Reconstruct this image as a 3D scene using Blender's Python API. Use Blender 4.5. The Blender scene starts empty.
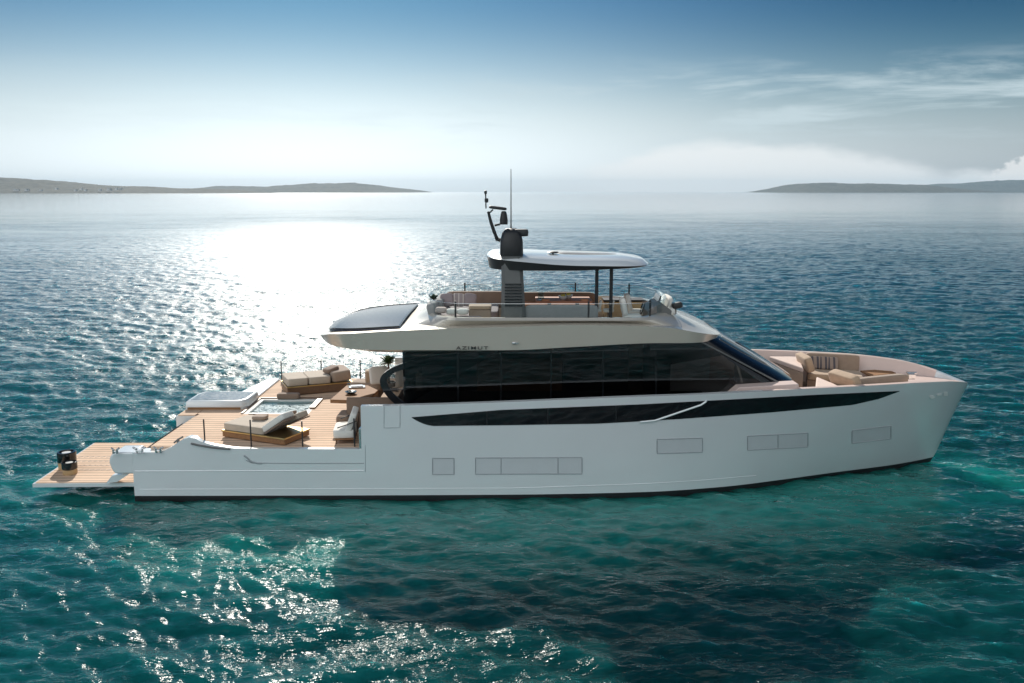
import bpy, bmesh, math, random
import numpy as np
from mathutils import Vector, Matrix

R = math.radians
random.seed(7)
sc = bpy.context.scene
COL = sc.collection

# ------------------------------------------------------------------ camera
FPX, W, H = 880.0, 1024.0, 683.0
PITCH = math.atan(150.0 / FPX)
CAMH = 6.88
cam = bpy.data.cameras.new('camera')
cam.sensor_width = 36.0
cam.lens = FPX / W * 36.0
cam.clip_start = 0.1
cam.clip_end = 60000.0
camo = bpy.data.objects.new('camera', cam)
COL.objects.link(camo)
camo.location = (0, 0, CAMH)
camo.rotation_euler = (math.pi / 2 - PITCH, 0, 0)
sc.camera = camo

# ------------------------------------------------------------------ light
SUN_EL, SUN_AZ = R(30.0), R(-13.2)          # azimuth from +Y, negative = to the left
sundir = Vector((math.sin(SUN_AZ) * math.cos(SUN_EL), math.cos(SUN_AZ) * math.cos(SUN_EL), math.sin(SUN_EL)))
sun = bpy.data.lights.new('sun', 'SUN')
sun.energy = 3.9
sun.angle = R(0.53)
sun.color = (1.0, 0.93, 0.83)
suno = bpy.data.objects.new('sun', sun)
COL.objects.link(suno)
suno.rotation_euler = sundir.to_track_quat('Z', 'Y').to_euler()
suno.location = (0, 0, 50)

sc.view_settings.view_transform = 'Standard'
sc.view_settings.look = 'None'
sc.view_settings.exposure = 0.5
sc.view_settings.gamma = 1.0
sc.view_settings.use_curve_mapping = False
sc.render.engine = 'CYCLES'
sc.cycles.use_denoising = True
sc.cycles.max_bounces = 10
sc.cycles.transparent_max_bounces = 16
sc.cycles.caustics_reflective = False
sc.cycles.caustics_refractive = False
sc.cycles.sample_clamp_indirect = 6.0
sc.cycles.sample_clamp_direct = 2.6

# ------------------------------------------------------------------ node helpers
class NT:
    def __init__(s, tree):
        s.t = tree; s.n = tree.nodes; s.l = tree.links
        s.n.clear()
    def node(s, kind, inputs=None, **props):
        nd = s.n.new(kind)
        for k, v in props.items():
            setattr(nd, k, v)
        for k, v in (inputs or {}).items():
            s.put(nd, k, v)
        return nd
    def put(s, nd, k, v):
        inp = nd.inputs[k]
        if isinstance(v, bpy.types.NodeSocket):
            s.l.new(v, inp)
        elif isinstance(v, bpy.types.Node):
            s.l.new(v.outputs[0], inp)
        else:
            if hasattr(inp, 'default_value') and hasattr(inp.default_value, '__len__') and not isinstance(v, str):
                v = tuple(v)
                if len(inp.default_value) == 4 and len(v) == 3:
                    v = v + (1.0,)
            inp.default_value = v
    def math(s, op, a, b=0.0, c=0.0, clamp=False):
        nd = s.n.new('ShaderNodeMath'); nd.operation = op; nd.use_clamp = clamp
        s.put(nd, 0, a); s.put(nd, 1, b); s.put(nd, 2, c)
        return nd.outputs[0]
    def rng(s, v, a, b, c=0.0, d=1.0, smooth=True):
        nd = s.n.new('ShaderNodeMapRange')
        nd.interpolation_type = 'SMOOTHSTEP' if smooth else 'LINEAR'
        s.put(nd, 0, v); s.put(nd, 1, a); s.put(nd, 2, b); s.put(nd, 3, c); s.put(nd, 4, d)
        return nd.outputs[0]
    def mix(s, f, a, b, mode='MIX'):
        nd = s.n.new('ShaderNodeMix'); nd.data_type = 'RGBA'; nd.blend_type = mode
        s.put(nd, 0, f); s.put(nd, 6, a); s.put(nd, 7, b)
        return nd.outputs[2]
    def noise(s, vec, scale, detail=4.0, rough=0.55, dist=0.0):
        nd = s.n.new('ShaderNodeTexNoise')
        s.put(nd, 'Vector', vec); s.put(nd, 'Scale', scale); s.put(nd, 'Detail', detail)
        s.put(nd, 'Roughness', rough); s.put(nd, 'Distortion', dist)
        return nd.outputs[0]
    def mapping(s, vec, scale=(1, 1, 1), rot=(0, 0, 0), loc=(0, 0, 0)):
        nd = s.n.new('ShaderNodeMapping')
        s.put(nd, 'Vector', vec); s.put(nd, 'Scale', scale); s.put(nd, 'Rotation', rot); s.put(nd, 'Location', loc)
        return nd.outputs[0]

# ------------------------------------------------------------------ sky (world)
world = bpy.data.worlds.new('World')
sc.world = world
world.use_nodes = True
w = NT(world.node_tree)
sky = w.node('ShaderNodeTexSky', sky_type='NISHITA', sun_disc=False, sun_elevation=SUN_EL, sun_rotation=SUN_AZ,
             altitude=0.0, air_density=1.0, dust_density=1.0, ozone_density=2.0)
tc = w.node('ShaderNodeTexCoord')
dirv = tc.outputs['Generated']
sep = w.node('ShaderNodeSeparateXYZ', {0: dirv})
dx, dy, dz = sep.outputs
az = w.math('ARCTAN2', dx, dy)                      # azimuth from +Y, radians
lum = w.node('ShaderNodeRGBToBW', {0: sky.outputs[0]}).outputs[0]
grey = w.node('ShaderNodeCombineColor', {0: w.math('MULTIPLY', lum, 0.99), 1: w.math('MULTIPLY', lum, 1.09), 2: w.math('MULTIPLY', lum, 1.15)}).outputs[0]
skyc = w.mix(w.rng(dz, 0.22, 0.02, 0.0, 0.9), sky.outputs[0], grey)
# pale maritime air low over the horizon, deeper blue higher up
up = w.rng(dz, 0.0, 0.24)
ahead = w.rng(dy, -0.35, 0.25)
skyc = w.mix(1.0, skyc, w.mix(w.math('MULTIPLY', up, ahead), (0.56, 0.57, 0.575), (0.17, 0.31, 0.40)), 'MULTIPLY')
hi = w.math('MULTIPLY', w.rng(dz, 0.07, 0.22), ahead)
skyc = w.mix(1.0, skyc, w.mix(hi, (1, 1, 1), (0.46, 0.64, 0.80)), 'MULTIPLY')
rt = w.math('MULTIPLY', w.math('MULTIPLY', w.rng(az, 0.02, 0.55), w.rng(dz, 0.02, 0.20)), ahead)
skyc = w.mix(1.0, skyc, w.mix(rt, (1, 1, 1), (0.38, 0.62, 0.66)), 'MULTIPLY')
# unseen bright cloud added behind the photographer to fill the shaded hull side
nb = w.noise(w.mapping(dirv, (2.2, 2.2, 4.0)), 1.5, 6.0, 0.6)
mb_ = w.math('MULTIPLY', w.rng(dy, 0.05, -0.40), w.math('MULTIPLY', w.rng(nb, 0.36, 0.58, 0.35, 1.0), w.rng(dz, 0.0, 0.12)))
side_ = w.rng(dx, 0.7, -0.7, 0.45, 1.65)  # added cloud is brighter on the left, for the hull's gradient
skyc = w.mix(mb_, skyc, w.node('ShaderNodeCombineColor', {0: w.math('MULTIPLY', side_, 8.9), 1: w.math('MULTIPLY', side_, 9.4), 2: w.math('MULTIPLY', side_, 9.6)}).outputs[0])
cl_col = (7.9, 8.1, 8.1)
# thin stratus streaks
n1 = w.noise(w.mapping(dirv, (3.0, 3.0, 22.0), loc=(1.3, 0.2, 0.4)), 1.6, 7.0, 0.62, 0.3)
m1 = w.math('MULTIPLY', w.rng(n1, 0.48, 0.66), w.math('MULTIPLY', w.rng(dz, 0.04, 0.075), w.rng(dz, 0.150, 0.095)))
m1 = w.math('MULTIPLY', m1, w.rng(az, -0.25, 0.25, 0.15, 0.75))
skyc = w.mix(m1, skyc, (5.2, 6.2, 6.6))
# cloud bank low on the horizon to the right of the boat
n2 = w.noise(w.mapping(dirv, (9.0, 9.0, 26.0), loc=(0.2, 0.7, 0.0)), 1.3, 6.0, 0.55)
bank_top = w.math('ADD', 0.018, w.math('MULTIPLY', w.math('MULTIPLY', w.rng(az, 0.03, 0.22), w.rng(az, 0.50, 0.26)), 0.034))
bank_top = w.math('ADD', bank_top, w.math('MULTIPLY', w.math('SUBTRACT', n2, 0.5), 0.035))
m2 = w.math('MULTIPLY', w.rng(w.math('SUBTRACT', bank_top, dz), -0.004, 0.012), w.rng(az, -0.05, 0.15))
skyc = w.mix(w.math('MULTIPLY', m2, 0.75), skyc, cl_col)
# small cumulus at the far right
bank3 = w.math('ADD', w.math('MULTIPLY', w.rng(az, 0.44, 0.53), 0.036), w.math('MULTIPLY', w.math('SUBTRACT', w.noise(w.mapping(dirv, (16, 16, 22)), 2.4, 6.0, 0.6), 0.5), 0.07))
m3 = w.math('MULTIPLY', w.rng(w.math('SUBTRACT', bank3, dz), 0.0, 0.008), w.rng(az, 0.42, 0.50))
skyc = w.mix(w.math('MULTIPLY', m3, 0.85), skyc, (7.6, 7.6, 7.5))
bg = w.node('ShaderNodeBackground', {'Color': skyc, 'Strength': 0.085})
wout = w.node('ShaderNodeOutputWorld', {'Surface': bg.outputs[0]})

# ------------------------------------------------------------------ materials
def mat(name, base, rough=0.5, metal=0.0, coat=0.0, var=0.0, vscale=3.0, bump=0.0, bscale=60.0, spec=0.5, sheen=0.0, stretch=(1, 1, 1)):
    m = bpy.data.materials.new(name); m.use_nodes = True
    t = NT(m.node_tree)
    co = t.node('ShaderNodeTexCoord').outputs['Object']
    col = base + (1.0,)
    if var:
        n = t.noise(t.mapping(co, stretch), vscale, 5.0, 0.6)
        f = t.rng(n, 0.3, 0.7, 1.0 - var, 1.0 + var * 0.6, False)
        col = t.mix(1.0, base, t.node('ShaderNodeCombineColor', {0: f, 1: f, 2: f}).outputs[0], 'MULTIPLY')
    b = t.node('ShaderNodeBsdfPrincipled', {'Base Color': col, 'Roughness': rough, 'Metallic': metal,
               'Coat Weight': coat, 'Coat Roughness': 0.05, 'Specular IOR Level': spec, 'Sheen Weight': sheen})
    if bump:
        n2 = t.noise(co, bscale, 3.0, 0.6)
        bp = t.node('ShaderNodeBump', {'Height': n2, 'Strength': bump, 'Distance': 0.01})
        t.put(b, 'Normal', bp.outputs[0])
    t.node('ShaderNodeOutputMaterial', {'Surface': b.outputs[0]})
    return m

def glass(name, tint, rough=0.01, ior=1.5, gcol=(1, 1, 1)):
    m = bpy.data.materials.new(name); m.use_nodes = True
    t = NT(m.node_tree)
    bf = t.node('ShaderNodeNewGeometry').outputs['Backfacing']
    fr = t.node('ShaderNodeFresnel', {'IOR': t.rng(bf, 0.0, 1.0, ior, 1.0 / ior, False)})
    tr = t.node('ShaderNodeBsdfTransparent', {'Color': tint})
    gl = t.node('ShaderNodeBsdfGlossy', {'Color': gcol, 'Roughness': rough})
    mx = t.node('ShaderNodeMixShader', {0: fr.outputs[0], 1: tr.outputs[0], 2: gl.outputs[0]})
    t.node('ShaderNodeOutputMaterial', {'Surface': mx.outputs[0]})
    return m

def planks(name, c1, c2, pitch=0.14, seam=0.10, axis=1, seamcol=(0.03, 0.02, 0.015)):
    m = bpy.data.materials.new(name); m.use_nodes = True
    t = NT(m.node_tree)
    co = t.node('ShaderNodeTexCoord').outputs['Object']
    xyz = t.node('ShaderNodeSeparateXYZ', {0: co}).outputs
    y = t.math('DIVIDE', xyz[axis], pitch)
    fr = t.math('FRACT', y)
    idx = t.math('FLOOR', y)
    wn = t.node('ShaderNodeTexWhiteNoise', {'Vector': t.node('ShaderNodeCombineXYZ', {0: idx, 1: t.math('FLOOR', t.math('ADD', t.math('MULTIPLY', xyz[1 - axis], 0.42), t.math('MULTIPLY', idx, 0.37)))}).outputs[0]}, noise_dimensions='2D')
    sc_ = (2.0, 60.0, 30.0) if axis == 1 else (60.0, 2.0, 30.0)
    g = t.noise(t.mapping(co, sc_), 1.0, 5.0, 0.6)
    f = t.math('ADD', t.math('MULTIPLY', wn.outputs[0], 0.45), t.math('MULTIPLY', t.rng(g, 0.3, 0.7), 0.55))
    col = t.mix(f, c1, c2)
    blot = t.noise(co, 0.9, 4.0, 0.6)
    col = t.mix(t.rng(blot, 0.45, 0.75, 0.0, 0.25), col, (0.22, 0.15, 0.10))
    s = t.math('LESS_THAN', fr, seam)
    col = t.mix(s, col, seamcol)
    b = t.node('ShaderNodeBsdfPrincipled', {'Base Color': col, 'Roughness': 0.8, 'Specular IOR Level': 0.15})
    bp = t.node('ShaderNodeBump', {'Height': t.math('SUBTRACT', g, t.math('MULTIPLY', s, 2.0)), 'Strength': 0.25, 'Distance': 0.004})
    t.put(b, 'Normal', bp.outputs[0])
    t.node('ShaderNodeOutputMaterial', {'Surface': b.outputs[0]})
    return m

def stripes(name, c1, c2, pitch, frac, axis=0):
    m = bpy.data.materials.new(name); m.use_nodes = True
    t = NT(m.node_tree)
    co = t.node('ShaderNodeTexCoord').outputs['Object']
    xyz = t.node('ShaderNodeSeparateXYZ', {0: co}).outputs
    s = t.math('LESS_THAN', t.math('FRACT', t.math('DIVIDE', xyz[axis], pitch)), frac)
    n = t.noise(co, 40.0, 3.0)
    col = t.mix(s, c1, c2)
    b = t.node('ShaderNodeBsdfPrincipled', {'Base Color': col, 'Roughness': 0.9})
    t.put(b, 'Normal', t.node('ShaderNodeBump', {'Height': n, 'Strength': 0.3, 'Distance': 0.01}).outputs[0])
    t.node('ShaderNodeOutputMaterial', {'Surface': b.outputs[0]})
    return m

M = {}
M['gelcoat'] = mat('gelcoat', (0.80, 0.835, 0.85), 0.24, metal=0.15, coat=0.8, var=0.03, vscale=0.5)
M['gelcoat_matte'] = mat('gelcoat_matte', (0.78, 0.77, 0.75), 0.45, var=0.05, vscale=2.0)
M['emblem_white'] = mat('emblem_white', (0.95, 0.93, 0.91), 0.15, coat=1.0, var=0.02)
M['blush'] = mat('blush', (0.66, 0.52, 0.47), 0.5, coat=0.2, var=0.05, vscale=1.5)
M['champagne'] = mat('champagne', (0.66, 0.61, 0.53), 0.26, metal=0.3, coat=0.5, var=0.03, vscale=0.6)
M['pane_grey'] = mat('pane_grey', (0.62, 0.65, 0.67), 0.16, coat=0.5, var=0.03)
M['seam'] = mat('seam', (0.34, 0.37, 0.39), 0.4)
M['antifoul'] = mat('antifoul', (0.012, 0.012, 0.014), 0.55, var=0.2, vscale=4.0)
M['black_gloss'] = mat('black_gloss', (0.008, 0.009, 0.011), 0.12, coat=0.3, var=0.05)
M['black_matte'] = mat('black_matte', (0.018, 0.019, 0.021), 0.45, var=0.15, vscale=8.0)
M['graphite'] = mat('graphite', (0.15, 0.152, 0.15), 0.45, metal=0.2, var=0.08, vscale=5.0)
M['steel'] = mat('steel', (0.62, 0.63, 0.64), 0.16, metal=1.0, var=0.05)
M['brass'] = mat('brass', (0.55, 0.40, 0.18), 0.3, metal=0.9, var=0.1)
M['wood_dark'] = mat('wood_dark', (0.16, 0.09, 0.05), 0.45, var=0.3, vscale=4.0, stretch=(1, 12, 12))
M['wood_mid'] = mat('wood_mid', (0.30, 0.16, 0.08), 0.75, spec=0.2, var=0.3, vscale=4.0, stretch=(1, 12, 12))
M['wood_light'] = mat('wood_light', (0.52, 0.36, 0.19), 0.5, var=0.2, vscale=6.0, stretch=(1, 1, 12))
M['teak'] = planks('teak', (0.76, 0.56, 0.41), (0.62, 0.44, 0.31), 0.19, 0.13, seamcol=(0.12, 0.08, 0.06))
M['teak_pale'] = planks('teak_pale', (0.56, 0.42, 0.32), (0.46, 0.33, 0.25), 0.17, 0.07)
M['fabric_cream'] = mat('fabric_cream', (0.48, 0.41, 0.33), 0.9, var=0.08, vscale=6.0, bump=0.35, bscale=90, sheen=0.2)
M['fabric_white'] = mat('fabric_white', (0.80, 0.78, 0.73), 0.9, var=0.05, vscale=6.0, bump=0.35, bscale=90, sheen=0.2)
M['fabric_taupe'] = mat('fabric_taupe', (0.33, 0.245, 0.185), 0.9, var=0.1, vscale=6.0, bump=0.35, bscale=90, sheen=0.2)
M['fabric_mauve'] = mat('fabric_mauve', (0.30, 0.25, 0.26), 0.9, var=0.1, vscale=6.0, bump=0.35, bscale=90, sheen=0.2)
M['fabric_tan'] = mat('fabric_tan', (0.44, 0.315, 0.215), 0.9, var=0.1, vscale=6.0, bump=0.35, bscale=90, sheen=0.2)
M['fabric_brown'] = mat('fabric_brown', (0.24, 0.165, 0.12), 0.9, var=0.1, vscale=6.0, bump=0.35, bscale=90, sheen=0.2)
M['fabric_pink'] = mat('fabric_pink', (0.70, 0.57, 0.51), 0.9, var=0.05, vscale=6.0, bump=0.3, bscale=90)
M['fabric_grey'] = mat('fabric_grey', (0.30, 0.31, 0.31), 0.9, var=0.08, vscale=6.0, bump=0.3, bscale=90)
M['stripe_mauve'] = stripes('stripe_mauve', (0.32, 0.27, 0.27), (0.62, 0.56, 0.52), 0.11, 0.2)
M['stripe_brown'] = stripes('stripe_brown', (0.30, 0.23, 0.19), (0.09, 0.08, 0.09), 0.13, 0.4)
M['terracotta'] = mat('terracotta', (0.48, 0.20, 0.12), 0.6, var=0.15)
M['orange_cloth'] = mat('orange_cloth', (0.62, 0.28, 0.16), 0.85, var=0.1)
M['ceramic'] = mat('ceramic', (0.82, 0.81, 0.78), 0.2, coat=0.4, var=0.03)
M['fruit'] = mat('fruit', (0.55, 0.42, 0.06), 0.4, var=0.2, vscale=12)
M['leaf'] = mat('leaf', (0.07, 0.13, 0.03), 0.5, var=0.35, vscale=9.0)
M['leaf_dark'] = mat('leaf_dark', (0.035, 0.07, 0.04), 0.5, var=0.35, vscale=9.0)
M['soil'] = mat('soil', (0.05, 0.035, 0.025), 0.9, var=0.3, vscale=20.0)
M['glass_dark'] = glass('glass_dark', (0.19, 0.185, 0.18), 0.015, 1.55, (0.9, 0.95, 1.0))
M['glass_clear'] = glass('glass_clear', (0.80, 0.86, 0.87), 0.01, 1.45)
M['glass_solid'] = mat('glass_solid', (0.006, 0.007, 0.009), 0.04, spec=0.6, var=0.05)
M['solar'] = None

def solar_mat():
    m = bpy.data.materials.new('solar_cells'); m.use_nodes = True
    t = NT(m.node_tree)
    co = t.node('ShaderNodeTexCoord').outputs['Object']
    xyz = t.node('ShaderNodeSeparateXYZ', {0: co}).outputs
    a = t.math('LESS_THAN', t.math('FRACT', t.math('DIVIDE', t.math('ADD', xyz[0], t.math('MULTIPLY', xyz[1], 0.3)), 0.16)), 0.06)
    b_ = t.math('LESS_THAN', t.math('FRACT', t.math('DIVIDE', xyz[1], 0.16)), 0.06)
    col = t.mix(t.math('MAXIMUM', a, b_), (0.06, 0.06, 0.08), (0.10, 0.10, 0.125))
    b = t.node('ShaderNodeBsdfPrincipled', {'Base Color': col, 'Roughness': 0.16, 'Specular IOR Level': 0.2})
    t.node('ShaderNodeOutputMaterial', {'Surface': b.outputs[0]})
    return m
M['solar'] = solar_mat()

def water_mat():
    m = bpy.data.materials.new('sea_water'); m.use_nodes = True
    t = NT(m.node_tree)
    geo = t.node('ShaderNodeNewGeometry')
    pos = geo.outputs['Position']
    xyz = t.node('ShaderNodeSeparateXYZ', {0: pos}).outputs
    dist = t.node('ShaderNodeVectorMath', {0: pos}, operation='LENGTH').outputs['Value']
    # ripples: crests run roughly along X, the breeze calms offshore
    r1 = t.noise(t.mapping(pos, (0.38, 1.0, 1.0), rot=(0, 0, R(8))), 2.5, 3.0, 0.6, 0.4)
    r2 = t.noise(t.mapping(pos, (0.6, 1.0, 1.0), rot=(0, 0, R(-14))), 7.0, 3.0, 0.6, 0.3)
    hgt = t.math('ADD', t.math('MULTIPLY', r1, 0.12), t.math('MULTIPLY', r2, 0.05))
    calm = t.math('MULTIPLY', t.rng(dist, 45.0, 130.0, 1.0, 0.45), t.rng(dist, 100.0, 420.0, 1.0, 0.12))
    gust = t.rng(t.noise(t.mapping(pos, (0.012, 0.03, 0.03)), 1.0, 3.0), 0.3, 0.7, 0.55, 1.2)
    gust2 = t.rng(t.noise(t.mapping(pos, (0.05, 0.16, 0.1), rot=(0, 0, R(6))), 1.0, 4.0, 0.65), 0.32, 0.68, 0.45, 1.35)
    strength = t.math('MULTIPLY', t.math('MULTIPLY', calm, gust), gust2)
    bmp = t.node('ShaderNodeBump', {'Height': hgt, 'Strength': strength, 'Distance': 1.0})
    fr = t.node('ShaderNodeFresnel', {'IOR': 1.333, 'Normal': bmp.outputs[0]})
    gl = t.node('ShaderNodeBsdfGlossy', {'Color': (1, 1, 1), 'Roughness': t.math('SUBTRACT', t.rng(dist, 20.0, 45.0, 0.075, 0.18), t.rng(dist, 80.0, 260.0, 0.0, 0.10)), 'Normal': bmp.outputs[0]})
    # what the water lets through: sandy patch brightened to offset the yacht's shadow, sea grass beds, deep blue offshore
    n = t.noise(t.mapping(pos, (0.16, 0.22, 0.2), loc=(3.1, 0.4, 0)), 1.0, 5.0, 0.6, 0.4)
    fine = t.noise(t.mapping(pos, (0.7, 1.2, 1.0)), 1.6, 5.0, 0.65, 1.0)
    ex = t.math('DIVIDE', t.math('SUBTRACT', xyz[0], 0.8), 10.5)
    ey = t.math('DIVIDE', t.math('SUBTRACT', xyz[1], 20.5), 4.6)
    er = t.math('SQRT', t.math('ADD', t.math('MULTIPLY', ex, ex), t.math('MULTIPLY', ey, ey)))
    sand_lift = t.rng(t.math('ADD', er, t.math('MULTIPLY', t.math('SUBTRACT', n, 0.5), 1.2)), 1.40, 0.65)
    left = t.rng(t.math('ADD', xyz[0], t.math('MULTIPLY', t.math('SUBTRACT', n, 0.5), 8.0)), 3.0, -5.0)
    deep = t.rng(dist, 24.0, 70.0)
    c_grass = (0.002, 0.036, 0.038)
    c_mid = (0.002, 0.055, 0.058)
    c_sand_lifted = (0.008, 0.175, 0.155)
    c_deep = (0.004, 0.042, 0.058)
    col = t.mix(t.math('MULTIPLY', left, 0.85), c_grass, c_mid)
    col = t.mix(sand_lift, col, c_sand_lifted)
    col = t.mix(deep, col, c_deep)
    f2 = t.rng(fine, 0.3, 0.7, 0.65, 1.35, False)
    col = t.mix(1.0, col, t.node('ShaderNodeCombineColor', {0: f2, 1: f2, 2: f2}).outputs[0], 'MULTIPLY')
    df = t.node('ShaderNodeSubsurfaceScattering', {'Color': col, 'Scale': 1.7, 'Radius': (0.5, 2.2, 2.4)}, falloff='RANDOM_WALK')
    mx = t.node('ShaderNodeMixShader', {0: fr.outputs[0], 1: df.outputs[0], 2: gl.outputs[0]})
    t.node('ShaderNodeOutputMaterial', {'Surface': mx.outputs[0]})
    return m
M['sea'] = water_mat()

def wet_glass():
    m = bpy.data.materials.new('wet_glass'); m.use_nodes = True
    t = NT(m.node_tree)
    co = t.node('ShaderNodeTexCoord').outputs['Object']
    n = t.noise(t.mapping(co, (1.0, 2.0, 1.0)), 6.0, 4.0, 0.65, 0.6)
    bmp = t.node('ShaderNodeBump', {'Height': n, 'Strength': 0.7, 'Distance': 0.03})
    b = t.node('ShaderNodeBsdfPrincipled', {'Base Color': (0.10, 0.13, 0.15), 'Roughness': 0.12, 'Coat Weight': 0.5, 'Normal': bmp.outputs[0]})
    t.node('ShaderNodeOutputMaterial', {'Surface': b.outputs[0]})
    return m
M['wet_glass'] = wet_glass()

def pool_mat():
    m = bpy.data.materials.new('tub_water'); m.use_nodes = True
    t = NT(m.node_tree)
    co = t.node('ShaderNodeTexCoord').outputs['Object']
    n = t.noise(co, 5.0, 3.0, 0.6, 0.5)
    bmp = t.node('ShaderNodeBump', {'Height': n, 'Strength': 0.6, 'Distance': 0.03})
    fr = t.node('ShaderNodeFresnel', {'IOR': 1.333, 'Normal': bmp.outputs[0]})
    gl = t.node('ShaderNodeBsdfGlossy', {'Roughness': 0.03, 'Normal': bmp.outputs[0]})
    tr = t.node('ShaderNodeBsdfTransparent', {'Color': (0.62, 0.92, 0.95)})
    mx = t.node('ShaderNodeMixShader', {0: fr.outputs[0], 1: tr.outputs[0], 2: gl.outputs[0]})
    xyz = t.node('ShaderNodeSeparateXYZ', {0: co}).outputs
    f = t.noise(co, 9.0, 5.0, 0.7, 1.2)
    glare_mask = t.math('MULTIPLY', t.rng(f, 0.40, 0.56), t.rng(t.math('ADD', xyz[1], t.math('MULTIPLY', f, 0.3)), 1.75, 1.45))  # sun glare on the tub painted as broken white patches
    glare_bsdf = t.node('ShaderNodeBsdfDiffuse', {'Color': (0.80, 0.90, 0.92)})
    mx = t.node('ShaderNodeMixShader', {0: t.math('MULTIPLY', glare_mask, 0.85), 1: mx.outputs[0], 2: glare_bsdf.outputs[0]})
    t.node('ShaderNodeOutputMaterial', {'Surface': mx.outputs[0]})
    return m
M['tub_water'] = pool_mat()

def hill_mat(name, a, b, scale, dots=0.0):
    m = bpy.data.materials.new(name); m.use_nodes = True
    t = NT(m.node_tree)
    co = t.node('ShaderNodeTexCoord').outputs['Object']
    n = t.noise(co, scale, 8.0, 0.65)
    col = t.mix(t.rng(n, 0.38, 0.62), a, b)
    bs = t.node('ShaderNodeBsdfPrincipled', {'Base Color': col, 'Roughness': 0.95})
    t.node('ShaderNodeOutputMaterial', {'Surface': bs.outputs[0]})
    return m
M['hill'] = hill_mat('maquis', (0.010, 0.022, 0.020), (0.075, 0.080, 0.065), 0.035)

# ------------------------------------------------------------------ mesh helpers
def at(px, py, Y=None, Z=None):
    """point of the place seen at a picture position, at a given depth Y or height Z"""
    u = (px - W / 2) / FPX; v = (H / 2 - py) / FPX
    d = Vector((u, math.cos(PITCH) + v * math.sin(PITCH), -math.sin(PITCH) + v * math.cos(PITCH)))
    k = Y / d.y if Y is not None else (Z - CAMH) / d.z
    return Vector((0, 0, CAMH)) + d * k

class MB:
    def __init__(s): s.v = []; s.f = []
    def add(s, vs, fs, X=None):
        o = len(s.v)
        s.v += [(X @ Vector(q)) if X is not None else Vector(q) for q in vs]
        s.f += [tuple(i + o for i in f) for f in fs]
        return s
    def box(s, c, d, X=None, rz=0.0):
        hx, hy, hz = d[0] / 2, d[1] / 2, d[2] / 2
        vs = [Vector((sx * hx, sy * hy, sz * hz)) for sx in (-1, 1) for sy in (-1, 1) for sz in (-1, 1)]
        T = Matrix.Translation(c) @ Matrix.Rotation(rz, 4, 'Z')
        if X is not None: T = X @ T
        return s.add(vs, [(0, 1, 3, 2), (4, 6, 7, 5), (0, 4, 5, 1), (2, 3, 7, 6), (0, 2, 6, 4), (1, 5, 7, 3)], T)
    def prism(s, poly, z0, z1, X=None):
        n = len(poly)
        vs = [(p[0], p[1], z0) for p in poly] + [(p[0], p[1], z1) for p in poly]
        fs = [tuple(range(n))[::-1], tuple(range(n, 2 * n))] + [(i, (i + 1) % n, n + (i + 1) % n, n + i) for i in range(n)]
        return s.add(vs, fs, X)
    def plate(s, poly, y0, y1):
        n = len(poly)
        vs = [(p[0], y0, p[1]) for p in poly] + [(p[0], y1, p[1]) for p in poly]
        fs = [tuple(range(n)), tuple(range(n, 2 * n))[::-1]] + [(i, n + i, n + (i + 1) % n, (i + 1) % n) for i in range(n)]
        return s.add(vs, fs)
    def loft(s, rings, closed=True, cap0=False, cap1=False, X=None):
        n = len(rings[0]); vs = [p for r in rings for p in r]; fs = []
        for a in range(len(rings) - 1):
            for i in range(n if closed else n - 1):
                j = (i + 1) % n
                fs.append((a * n + i, a * n + j, (a + 1) * n + j, (a + 1) * n + i))
        if cap0: fs.append(tuple(range(n))[::-1])
        if cap1: fs.append(tuple(range((len(rings) - 1) * n, len(rings) * n)))
        return s.add(vs, fs, X)
    def tube(s, pts, r, n=8, X=None, closed=False):
        pts = [Vector(p) for p in pts]; rs = r if hasattr(r, '__len__') else [r] * len(pts)
        rings = []
        for i, p in enumerate(pts):
            if closed: d = pts[(i + 1) % len(pts)] - pts[i - 1]
            else: d = pts[min(i + 1, len(pts) - 1)] - pts[max(i - 1, 0)]
            d.normalize()
            a = d.cross(Vector((0, 0, 1)) if abs(d.z) < 0.9 else Vector((0, 1, 0))).normalized(); b = d.cross(a)
            rings.append([p + (a * math.cos(q) + b * math.sin(q)) * rs[i] for q in [2 * math.pi * k / n for k in range(n)]])
        if closed: rings.append(rings[0])
        return s.loft(rings, True, not closed, not closed, X)
    def lathe(s, prof, c=(0, 0, 0), n=24, X=None):
        c = Vector(c)
        rings = [[c + Vector((r * math.cos(2 * math.pi * k / n), r * math.sin(2 * math.pi * k / n), z)) for k in range(n)] for r, z in prof]
        return s.loft(rings, True, True, True, X)
    def pad(s, c, d, rz=0.0, tilt=0.0, roll=0.0, e=0.28, nu=28, nv=14, X=None):
        """soft cushion: superellipsoid of size d at c; tilt about X, roll about Y, rz about Z"""
        def sp(w, k): return math.copysign(abs(w) ** k, w)
        rings = []
        for j in range(nv + 1):
            ph = -math.pi / 2 + math.pi * j / nv
            rings.append([Vector((d[0] / 2 * sp(math.cos(ph), e) * sp(math.cos(th), e), d[1] / 2 * sp(math.cos(ph), e) * sp(math.sin(th), e), d[2] / 2 * sp(math.sin(ph), e)))
                          for th in [2 * math.pi * (k + 0.5) / nu for k in range(nu)]])
        T = Matrix.Translation(c) @ Matrix.Rotation(rz, 4, 'Z') @ Matrix.Rotation(roll, 4, 'Y') @ Matrix.Rotation(tilt, 4, 'X')
        if X is not None: T = X @ T
        return s.loft(rings, True, True, True, T)

def root_loc(p):
    while p is not None and p.parent is not None: p = p.parent
    return Vector(p.location) if p is not None else Vector((0, 0, 0))

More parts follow.
